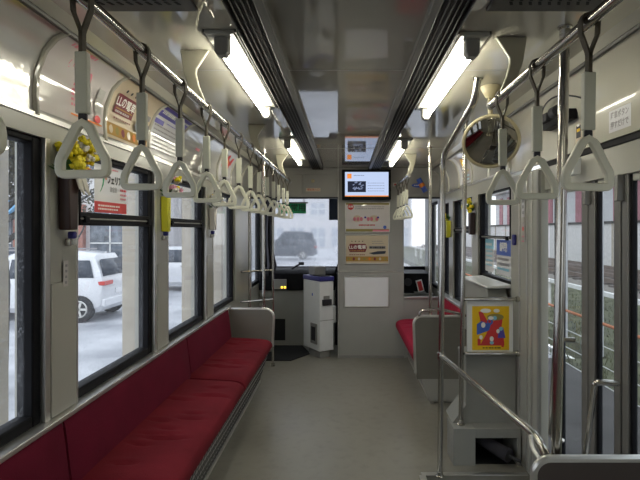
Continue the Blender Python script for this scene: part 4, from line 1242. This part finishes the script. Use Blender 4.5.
# ================================================================== FLOWER VASES AND SMALL PILLAR ITEMS
def flowers(q, c, n, spread, mats, rnd, up=1.0, r=(.014, .022)):
    for i in range(n):
        a = rnd.uniform(0, 2 * PI); d = math.sqrt(rnd.random()) * spread
        p = (c[0] + d * math.cos(a) * .6, c[1] + d * math.sin(a), c[2] + rnd.uniform(-.5, 1) * spread * up)
        rr = rnd.uniform(*r); mt = rnd.choice(mats)
        for k in range(6):
            b = 2 * PI * k / 6 + rnd.random()
            q.ball((p[0] + rr * .6 * math.cos(b), p[1] + rr * .6 * math.sin(b), p[2] + rnd.uniform(-.4, .6) * rr), rr * .65, mt, n=6, m=4, jit=.12)
        q.ball(p, rr * .55, mt, n=6, m=4)
def leaves(q, c, n, spread, rnd, ln=.06):
    for i in range(n):
        a = rnd.uniform(0, 2 * PI); e = rnd.uniform(.1, 1.3)
        d = Vector((math.cos(a) * math.cos(e) * .6, math.sin(a) * math.cos(e), math.sin(e) * .9))
        o = Vector(c) + d * spread * rnd.uniform(.2, .8); t = o + d * ln; s_ = d.cross(Vector((0, 0, 1)))
        if s_.length < .01: continue
        s_ = s_.normalized() * .010; nn = d.cross(s_).normalized() * .002; mid = (o + t) / 2
        q.add([o, mid + s_, t, mid - s_, mid + nn * 2], [(0, 1, 4), (1, 2, 4), (2, 3, 4), (3, 0, 4)], 'leaf')
def vase(x, y, z0, z1, w, label, petals, pot, sgn, seed, n=22, spread=.075, grp='flower vases on the pillars'):
    rnd = random.Random(seed)
    d = .022
    root = thing('wall_vase', label, 'flower vase', (x, y, z0), grp)
    q = MB()
    cx = x + sgn * d * 1.6
    q.prism([(y - w * .42, z0), (y + w * .42, z0), (y + w * .55, z1), (y - w * .55, z1)], 'x', min(x, x + sgn * 2 * d), max(x, x + sgn * 2 * d), pot); q.build('pot', root, bevel=.005)
    q = MB(); leaves(q, (cx, y, z1), 26, spread, rnd); q.build('leaves', root)
    q = MB()
    for i in range(5): q.tube([(cx, y, z1 - .02), (cx + rnd.uniform(-.02, .02), y + rnd.uniform(-.04, .04), z1 + .05)], .0025, 'leaf', 5)
    q.build('stems', root)
    q = MB(); flowers(q, (cx + sgn * .02, y + .02, z1 + spread * .62), n, spread, petals, rnd); q.build('blossoms', root)
    return root
LX = -1.094
v = vase(LX, 2.005, 1.50, 1.705, .070, 'brown wall vase of yellow flowers on the nearest left pillar', ['petal'] * 16 + ['petalw'], 'wood', 1, 3, 38, .092)
q = MB()
for i in range(6): q.tube([(LX + .050, 2.00 + .014 * i, 1.72), (LX + .060, 2.02 + .014 * i, 1.66 - .01 * (i % 3))], .005, 'petalw', 6)
for i in range(2): q.ball((LX + .06, 2.06 + .03 * i, 1.735), .014, 'petalr', n=7, m=5)
q.build('trailing_blossoms', v)
v = vase(LX, 3.095, 1.49, 1.70, .050, 'yellow-green wall vase of pale flowers on the second left pillar', ['petalw', 'petalw', 'petalp', 'petal'], 'lime', 1, 8, 16, .070)
v = vase(LX, 4.20, 1.50, 1.68, .070, 'pale wall vase with yellow blooms on the third left pillar', ['petalw', 'petal', 'petal'], 'petalw', 1, 9, 16, .070)
v = vase(1.125, 4.50, 1.46, 1.65, .080, 'brown wall vase of yellow flowers on the right pillar', ['petal'], 'wood', -1, 12, 12, .085)
v = vase(1.125, 5.52, 1.42, 1.60, .060, 'yellow wall vase on the far right pillar beside the pole', ['petal', 'lime'], 'lime', -1, 13, 8, .04)
def hook_item(y, label, z=1.452, s=1):
    root = thing('call_button', label, 'button', (LX, y, z), 'call buttons on the left pillars')
    q = MB(); q.box(LX - .002, LX + .018, y - .014, y + .014, z - .015, z + .015, 'alu'); q.build('bracket', root, bevel=.006)
    q = MB(); q.box(LX + .004, LX + .032, y - .008, y + .018, z + .014, z + .042, 'navy'); q.build('blue_cap', root, bevel=.006)
    q = MB(); q.box(LX + .018, LX + .032, y - .006, y + .016, z - .010, z + .013, 'white'); q.build('white_body', root, bevel=.004)
hook_item(2.035, 'small blue and white push button under the brown vase on nearest left pillar')
hook_item(3.10, 'small blue and white push button under the yellow-green vase')
hook_item(4.20, 'small push button on the third left pillar')
def dP(P):
    for i in range(4): P.rect(P.w * .3, P.h * (.1 + .22 * i), P.w * .7, P.h * (.2 + .22 * i), 'greyink')
plate('pillar_label', 'narrow cream label low on the nearest left pillar', 'label', (LX + .002, 2.005, 1.28), (0, 1, 0), (0, 0, 1), (1, 0, 0), .035, .10, 'pinkpaper', dP)

# ================================================================== OUTSIDE
GZ = -.72
g = MB(); g.box(-60, -1.3, -20, 95, GZ - .1, GZ, 'snow'); g.box(-1.3, 3.9, 7.6, 95, GZ - .1, GZ, 'snow')
struct(g, 'ground_left')
RG = -.38
g = MB(); g.box(1.3, 3.15, -10, 7.6, RG - .3, RG, 'asphalt'); struct(g, 'ground_path')
g = MB(); g.box(3.15, 60, -10, 7.6, RG - .3, RG - .01, 'grass'); g.box(3.9, 60, 7.6, 60, RG - .3, RG - .01, 'grass'); struct(g, 'ground_right')

# concrete posts beside the stop
pp = None
for i, y in enumerate((3.03, 5.05, 6.87, 8.47)):
    lab = ['pale square concrete post at the left photo edge outside', 'pale square concrete post in front of the white car rear',
           'pale concrete post outside the third left window', 'pale concrete post outside the fourth left window'][i]
    if pp is None:
        pp = thing('canopy_post', lab, 'post', (-2.08, y, GZ), 'posts outside the left windows')
        q = MB(); q.box(-2.155, -2.005, y - .06, y + .06, GZ, 3.0, 'concrete'); q.build('shaft', pp, bevel=.012)
        q = MB(); q.box(-2.20, -1.96, y - .10, y + .10, GZ, GZ + .12, 'concrete'); q.build('footing', pp, bevel=.01)
    else: dup(pp, (0, y - 3.03, 0), lab)

# ---- cars
def car(name, label, cx, y0, paint, L=4.6, W=1.72, H=1.62, face=-1, rot=0.0, rw=.29):
    """car with its length along x; face=-1: nose towards -x. origin on the ground at the centre"""
    root = thing(name, label, 'car', (cx, y0, GZ))
    ox, oy, oz = cx, y0, GZ
    st = [(-.500, .42, .58, .60, .72), (-.485, .30, .74, .76, .84), (-.44, .24, .86, .88, .93), (-.30, .22, .95, .98, .98), (-.235, .22, .98, 1.05, 1.0),
          (-.12, .22, 1.0, 1.52, 1.0), (-.02, .22, 1.01, H - .02, 1.0), (.15, .22, 1.02, H, 1.0), (.33, .22, 1.03, H - .02, 1.0), (.43, .22, 1.04, H - .08, .985), (.470, .24, 1.02, 1.30, .965), (.492, .34, .96, 1.06, .94), (.50, .44, .74, .78, .90)]
    q = MB(); vs = []; fs = []; n = 0
    for (x, zb, zm, zt, ws) in st:
        hw = W / 2 * ws; tw = hw * (1 - .28 * max(0, min(1, (zt - zm) / .55)))
        ring = [(-hw * .86, zb), (-hw * .98, zb + .12), (-hw, (zb + zm) / 2), (-hw * .97, zm), (-tw, zt - .07 if zt - zm > .1 else zm + .6 * (zt - zm)), (-tw * .82, zt)]
        ring = ring + [(-a, b) for a, b in ring[::-1]]
        n = len(ring)
        for (a, b) in ring: vs.append((ox - face * x * L * -1 * -1 if False else ox + x * L * (-face) * 1, oy + a, oz + b))
    for i in range(len(st) - 1):
        for k in range(n): fs.append((i * n + k, i * n + (k + 1) % n, (i + 1) * n + (k + 1) % n, (i + 1) * n + k))
    fs.append(list(range(n))); fs.append([(len(st) - 1) * n + k for k in range(n)])
    q.add(vs, fs, paint); body = q.build('body', root)
    sd = -face
    X = lambda f: ox + f * L * sd
    def sidewin(f0, f1, f2, f3, z0, z1, s):
        ya = oy + s * W / 2 * .985; yb = oy + s * W / 2 * .80
        g = MB()
        def pt(f, z):
            t = (z - 1.0) / (H - .07 - 1.0); return (X(f), oy + s * (W / 2 * (.975 - .255 * t) + .012), oz + z)
        g.add([pt(f0, z0), pt(f1, z0), pt(f2, z1), pt(f3, z1)], [(0, 1, 2, 3)], 'carglass'); o = g.build('side_window', root)
        sl = o.modifiers.new('t', 'SOLIDIFY'); sl.thickness = .012; sl.offset = 0
    for s in (-1, 1):
        sidewin(-.20, -.045, -.045, -.115, 1.04, 1.47, s); sidewin(-.03, .155, .155, -.03, 1.05, 1.50, s); sidewin(.175, .448, .41, .175, 1.07, 1.48, s)
    g = MB(); g.add([(X(.491), oy - .68, oz + 1.10), (X(.491), oy + .68, oz + 1.10), (X(.462), oy + .60, oz + 1.50), (X(.462), oy - .60, oz + 1.50)], [(0, 1, 2, 3)], 'carglass')
    o = g.build('rear_window', root); sl = o.modifiers.new('t', 'SOLIDIFY'); sl.thickness = .05; sl.offset = 0
    g = MB(); g.add([(X(-.232), oy - .68, oz + 1.06), (X(-.232), oy + .68, oz + 1.06), (X(-.128), oy + .58, oz + 1.49), (X(-.128), oy - .58, oz + 1.49)], [(0, 1, 2, 3)], 'carglass')
    o = g.build('windscreen', root); sl = o.modifiers.new('t', 'SOLIDIFY'); sl.thickness = .05; sl.offset = 0
    for f in (-.31, rw):
        for s in (-1, 1):
            w = thing('wheel', None, None, (0, 0, 0)); w.parent = root; w.location = (X(f) - ox, s * (W / 2 - .05), .32)
            t = MB(); c = (X(f), oy + s * (W / 2 - .05), oz + .32)
            t.lathe([(.20, -.10), (.30, -.10), (.325, -.06), (.325, .06), (.30, .10), (.20, .10)], c, 'tyre', 24, (0, 1, 0)); t.build('tyre', w)
            t = MB()
            t.lathe([(.205, -.085), (.205, .085)], c, 'cardark', 24, (0, 1, 0))
            for k in range(5):
                a = 2 * PI * k / 5; d = Vector((math.cos(a), 0, math.sin(a)))
                t.obox(Vector(c) + d * .10 + Vector((0, s * .095, 0)), d, (0, 1, 0), d.cross(Vector((0, 1, 0))), .10, .02, .026, 'alu')
            t.tube([Vector(c) + Vector((.19 * math.cos(2 * PI * k / 24), s * .098, .19 * math.sin(2 * PI * k / 24))) for k in range(24)], .02, 'alu', 6, closed=True)
            t.build('rim', w)
    for s in (-1, 1):
        t = MB(); t.box(min(X(.44), X(.499)), max(X(.44), X(.507)), oy + s * W * .33 - .24, oy + s * W * .33 + .24, oz + .88, oz + .98, 'taillight'); t.build('tail_light', root, bevel=.015)
        t = MB(); t.box(min(X(-.455), X(-.49)), max(X(-.455), X(-.49)), oy + s * W * .36 - .12, oy + s * W * .36 + .12, oz + .64, oz + .76, 'paper'); t.build('head_light', root, bevel=.02)
        for f in (-.03, .17):
            t = MB(); t.box(X(f) - .07, X(f) + .07, oy + s * W / 2 - .02, oy + s * W / 2 + .015, oz + .90, oz + .93, 'greyink'); t.build('door_handle', root, bevel=.006)
    t = MB(); t.box(min(X(.485), X(.512)), max(X(.485), X(.512)), oy - W * .46, oy + W * .46, oz + .36, oz + .56, paint); t.build('rear_bumper', root, bevel=.03)
    t = MB(); t.box(min(X(.495), X(.506)), max(X(.495), X(.506)), oy - .17, oy + .17, oz + .64, oz + .76, 'paper'); t.build('number_plate', root)
    t = MB(); t.box(X(.1) - .7, X(.1) + .9, oy - .6, oy - .57, oz + H, oz + H + .04, 'greyink'); t.box(X(.1) - .7, X(.1) + .9, oy + .57, oy + .6, oz + H, oz + H + .04, 'greyink'); t.build('roof_rail', root)
    root.rotation_euler = (0, 0, rot)
    return root
car('minivan', 'white minivan parked on slush outside the left windows', -7.97, 13.25, 'carwhite', L=4.3, H=1.70, rw=.375)
car('parked_car', 'dark car in the street far behind the white minivan', -13.3, 21.0, 'cardark', H=1.5)
car('parked_car', 'pale car seen through the third left window', -6.0, 19.5, 'carwhite', L=4.3, face=1)
car('parked_car', 'dark car seen through the misted windshield', -4.6, 40.0, 'cardark', L=4.8, H=2.1)
car('parked_car', 'silver car beyond the dark one through the windshield', 1.2, 46.0, 'carwhite', L=4.4)

# ---- buildings
def building(name, label, x0, x1, y0, y1, h, wall, floors, bays, face='y', shop=True, gz=GZ, win='shop'):
    root = thing(name, label, 'building', ((x0 + x1) / 2, (y0 + y1) / 2, gz))
    q = MB(); q.box(x0, x1, y0, y1, gz, gz + h, wall); q.build('wall', root)
    q = MB(); q.box(x0 - .2, x1 + .2, y0 - .2, y1 + .2, gz + h, gz + h + .25, 'grey'); q.build('parapet', root)
    fh = h / floors
    for f in range(floors):
        for b in range(bays):
            if face == 'y':
                w = (x1 - x0) / bays; a = x0 + w * (b + .16); c = x0 + w * (b + .84); 
                z0 = gz + fh * f + (.15 if (f == 0 and shop) else fh * .35); z1 = gz + fh * f + fh * .82
                q = MB(); q.box(a, c, y0 - .06, y0 + .02, z0, z1, win); o = q.build('window', root)
                q = MB(); q.box(a, c, y0 - .09, y0 - .06, (z0 + z1) / 2 - .03, (z0 + z1) / 2 + .03, 'white'); q.box((a + c) / 2 - .03, (a + c) / 2 + .03, y0 - .09, y0 - .06, z0, z1, 'white'); q.build('glazing_bar', o)
    return root
b1 = building('shop_building', 'pale shop building with brick piers behind the white minivan', -26, -9.5, 24, 32, 7.5, 'stucco', 2, 6)
for i in range(7):
    x = -26 + 16.5 * i / 6; q = MB(); q.box(x - .22, x + .22, 23.7, 24, GZ, GZ + 3.4, 'brick'); q.build('brick_pier', b1)
q = MB(); q.prism([(22.9, GZ + 2.9), (24, GZ + 3.6), (24, GZ + 3.4), (22.9, GZ + 2.75)], 'x', -22, -15, 'awning'); q.build('awning', b1)
building('house', 'grey building seen far through the third and fourth left windows', -9.0, -5.2, 30, 38, 8, 'whitewall', 3, 3)
building('house', 'dark-windowed block across the street beyond the windshield', -12, 8, 62, 70, 9, 'whitewall', 3, 8, win='greyw')
building('house', 'brick house beyond the front street on the far left', -40, -27, 27, 36, 6, 'brick', 2, 5)
# striped hall on the right
hall = thing('warehouse', 'long hall with pink and white siding beyond the tracks', 'building', (18, 12, RG))
q = MB(); q.box(17.5, 26, -8, 60, RG, 5.5, 'whitewall'); q.build('wall', hall)
for i in range(24):
    y = -6 + 2.75 * i; q = MB(); q.box(17.42, 17.5, y, y + 1.1, .2, 5.0, 'pinkwall'); q.build('siding_panel', hall)
q = MB(); q.prism([(16.6, 5.4), (16.6, 5.6), (21.7, 7.6), (26.8, 5.6), (26.8, 5.4)], 'y', -8.5, 60, 'grey'); q.build('roof', hall)
q = MB(); q.box(17.3, 17.5, -8, 60, RG, .1, 'concrete'); q.build('plinth', hall)

bw = thing('boundary_wall', 'pale concrete boundary wall with dark coping beyond the tracks', 'wall', (14, 20, RG))
q = MB(); q.box(14, 14.15, -8, 60, RG - .02, 1.85, 'stucco'); q.build('wall_panel', bw)
q = MB(); q.box(13.92, 14.22, -8, 60, 1.85, 1.97, 'bark'); q.build('coping', bw)
for i in range(22):
    y = -6 + 3 * i; q = MB(); q.box(13.94, 14.0, y - .06, y + .06, RG - .02, 1.85, 'concrete'); q.build('wall_pier', bw)

# ---- fence beside the path
fe = thing('rail_fence', 'low rust-orange rail fence along the grass outside the door', 'fence', (2.8, 4, RG))
FX = 2.8; FT = .48
q = MB(); q.tube([(FX, -2, FT), (FX, 16, FT)], .018, 'rust', 8); q.build('top_rail', fe)
for z in (.24, .02, -.18):
    q = MB(); q.tube([(FX, -2, z), (FX, 16, z)], .006, 'whiterail', 6); q.build('wire', fe)
for i in range(10):
    y = -.62 + 1.62 * i; q = MB(); q.tube([(FX, y, RG - .02), (FX, y, FT)], .016, 'rust', 8); q.build('fence_post', fe)
fe2 = thing('rail_fence', 'white railing further out before the railway tracks', 'fence', (5, 6, RG))
q = MB(); q.box(5.0, 5.1, -6, 40, .22, .30, 'whiterail'); q.build('top_rail', fe2)
for i in range(18):
    y = -4 + 2.4 * i; q = MB(); q.box(5.01, 5.09, y - .04, y + .04, RG - .02, .22, 'whiterail'); q.build('fence_post', fe2)
up = None
for i, (x, y) in enumerate(((3.85, 7.78), (3.9, 9.15), (3.9, 11.0), (3.9, 14.0))):
    lab = ['nearest pale pole on the grass, seen through the door glass behind the orange fence', 'second nearest pale pole on the grass behind the orange fence', 'third pale pole on the grass behind the orange fence', 'farthest pale pole of the row on the grass'][i]
    if up is None:
        up = thing('utility_pole', lab, 'pole', (x, y, RG), 'pale poles on the grass')
        q = MB(); q.tube([(x, y, RG - .02), (x, y, 4.5)], .04, 'whitewall', 12); q.build('shaft', up)
        q = MB(); q.lathe([(.045, 4.88), (.05, 4.9), (.02, 4.94)], (x, y, RG), 'grey', 12); q.build('cap', up)
    else: dup(up, (x - 3.85, y - 7.78, 0), lab)
# ---- railway
tr = thing('railway_track', 'railway track on gravel between the grass and the long hall', 'railway track', (9.2, 10, RG))
q = MB(); q.prism([(7.6, RG - .02), (8.2, RG + .10), (11.8, RG + .10), (12.4, RG - .02)], 'y', -8, 58, 'gravel'); q.build('ballast', tr)
for x in (8.6, 9.67, 10.5, 11.57):
    q = MB(); q.box(x - .035, x + .035, -8, 58, RG + .16, RG + .30, 'steelrail'); q.build('rail', tr)
for i in range(60):
    y = -6 + .85 * i; q = MB(); q.box(8.25, 11.8, y - .11, y + .11, RG + .05, RG + .16, 'sleeper'); q.build('sleeper', tr)
# grass tufts
q = MB(); rnd = random.Random(21)
for i in range(5200):
    x = 3.1 + rnd.random() ** 1.6 * 4.3; y = rnd.uniform(1.5, 16); h = rnd.uniform(.03, .11); a = rnd.uniform(0, PI); w = rnd.uniform(.006, .014)
    lx, ly_ = rnd.uniform(-.04, .04), rnd.uniform(-.04, .04)
    c, s_ = math.cos(a) * w, math.sin(a) * w; z = RG - .015
    q.add([(x - c, y - s_, z), (x + c, y + s_, z), (x + lx, y + ly_, z + h), (x + .003 + lx, y + ly_, z + h)], [(0, 1, 2), (1, 3, 2), (0, 2, 3), (0, 3, 1)], 'blade')
q.build('grass_tufts', None, 'short green grass along the path outside the door', 'grass', kind='stuff', smooth=False)

# ---- tree at the left edge
def tree(x, y, h, label, seed, cr=1.6, n=900):
    rnd = random.Random(seed); root = thing('bare_tree', label, 'tree', (x, y, GZ))
    q = MB(); q.tube([(x, y, GZ - .02), (x + .1, y, GZ + h * .35), (x - .05, y + .1, GZ + h * .8)], .16, 'bark', 8, r2=.05)
    for i in range(16):
        a = rnd.uniform(0, 2 * PI); z = GZ + h * rnd.uniform(.35, .75); l = rnd.uniform(.6, 1.3) * cr
        q.tube([(x, y, z), (x + l * .5 * math.cos(a), y + l * .5 * math.sin(a), z + l * .35), (x + l * math.cos(a), y + l * math.sin(a), z + l * .9)], .05, 'bark', 6, r2=.012)
    q.build('trunk', root)
    q = MB()
    for i in range(n):
        a = rnd.uniform(0, 2 * PI); e = rnd.uniform(-1, 1); r = cr * rnd.random() ** .4; s_ = math.sqrt(1 - e * e)
        p = Vector((x + r * s_ * math.cos(a), y + r * s_ * math.sin(a), GZ + h * .78 + r * e * .8)); d = Vector((rnd.uniform(-1, 1), rnd.uniform(-1, 1), rnd.uniform(-1, 1))).normalized()
        w = d.orthogonal().normalized() * .035; t = p + d * .14
        q.add([p, (p + t) / 2 + w, t, (p + t) / 2 - w], [(0, 1, 2, 3)], 'twig')
    q.build('foliage', root, smooth=False)
tree(-4.75, 7.0, 4.2, 'dark tree at the top of the nearest left window', 5, .85, 1500)
tree(-9.5, 18.0, 4.6, 'dark tree between the buildings behind the white minivan', 6, 1.5, 900)

# ================================================================== LIGHT, CAMERA
w = D.worlds.new('overcast'); SC.world = w; w.use_nodes = True
nt = w.node_tree; bg = nt.nodes['Background']
tc = nt.nodes.new('ShaderNodeTexCoord'); sp = nt.nodes.new('ShaderNodeSeparateXYZ'); nt.links.new(tc.outputs['Generated'], sp.inputs[0])
rp = nt.nodes.new('ShaderNodeValToRGB'); nt.links.new(sp.outputs['Z'], rp.inputs['Fac'])
rp.color_ramp.elements[0].position = 0.0; rp.color_ramp.elements[0].color = (.92, .95, 1.0, 1)
rp.color_ramp.elements[1].position = 0.7; rp.color_ramp.elements[1].color = (.80, .88, 1.0, 1)
nt.links.new(rp.outputs['Color'], bg.inputs['Color'])
bg.inputs['Strength'].default_value = 1.55
su = D.lights.new('overcast_sun', 'SUN'); su.energy = 1.0; su.angle = math.radians(60); su.color = (.95, .97, 1)
so = D.objects.new('overcast_sun', su); COL.objects.link(so); so.rotation_euler = (math.radians(38), math.radians(-38), 0); so.location = (-4, 0, 8)

cam = D.cameras.new('camera'); co_ = D.objects.new('camera', cam); COL.objects.link(co_)
co_.location = (0, 0, CAMZ); co_.rotation_euler = (PI / 2, 0, 0)
cam.sensor_fit = 'HORIZONTAL'; cam.sensor_width = 36; cam.lens = 36 * F / 640
cam.shift_x = -(345 - 320) / 640; cam.shift_y = (230 - 240) / 640
cam.clip_start = .02; cam.clip_end = 300
SC.camera = co_
vs_ = SC.view_settings
vs_.view_transform = 'Standard'; vs_.look = 'None'; vs_.gamma = 1; vs_.use_curve_mapping = False
vs_.exposure = 0.12
SC.cycles.max_bounces = 10; SC.cycles.transparent_max_bounces = 16
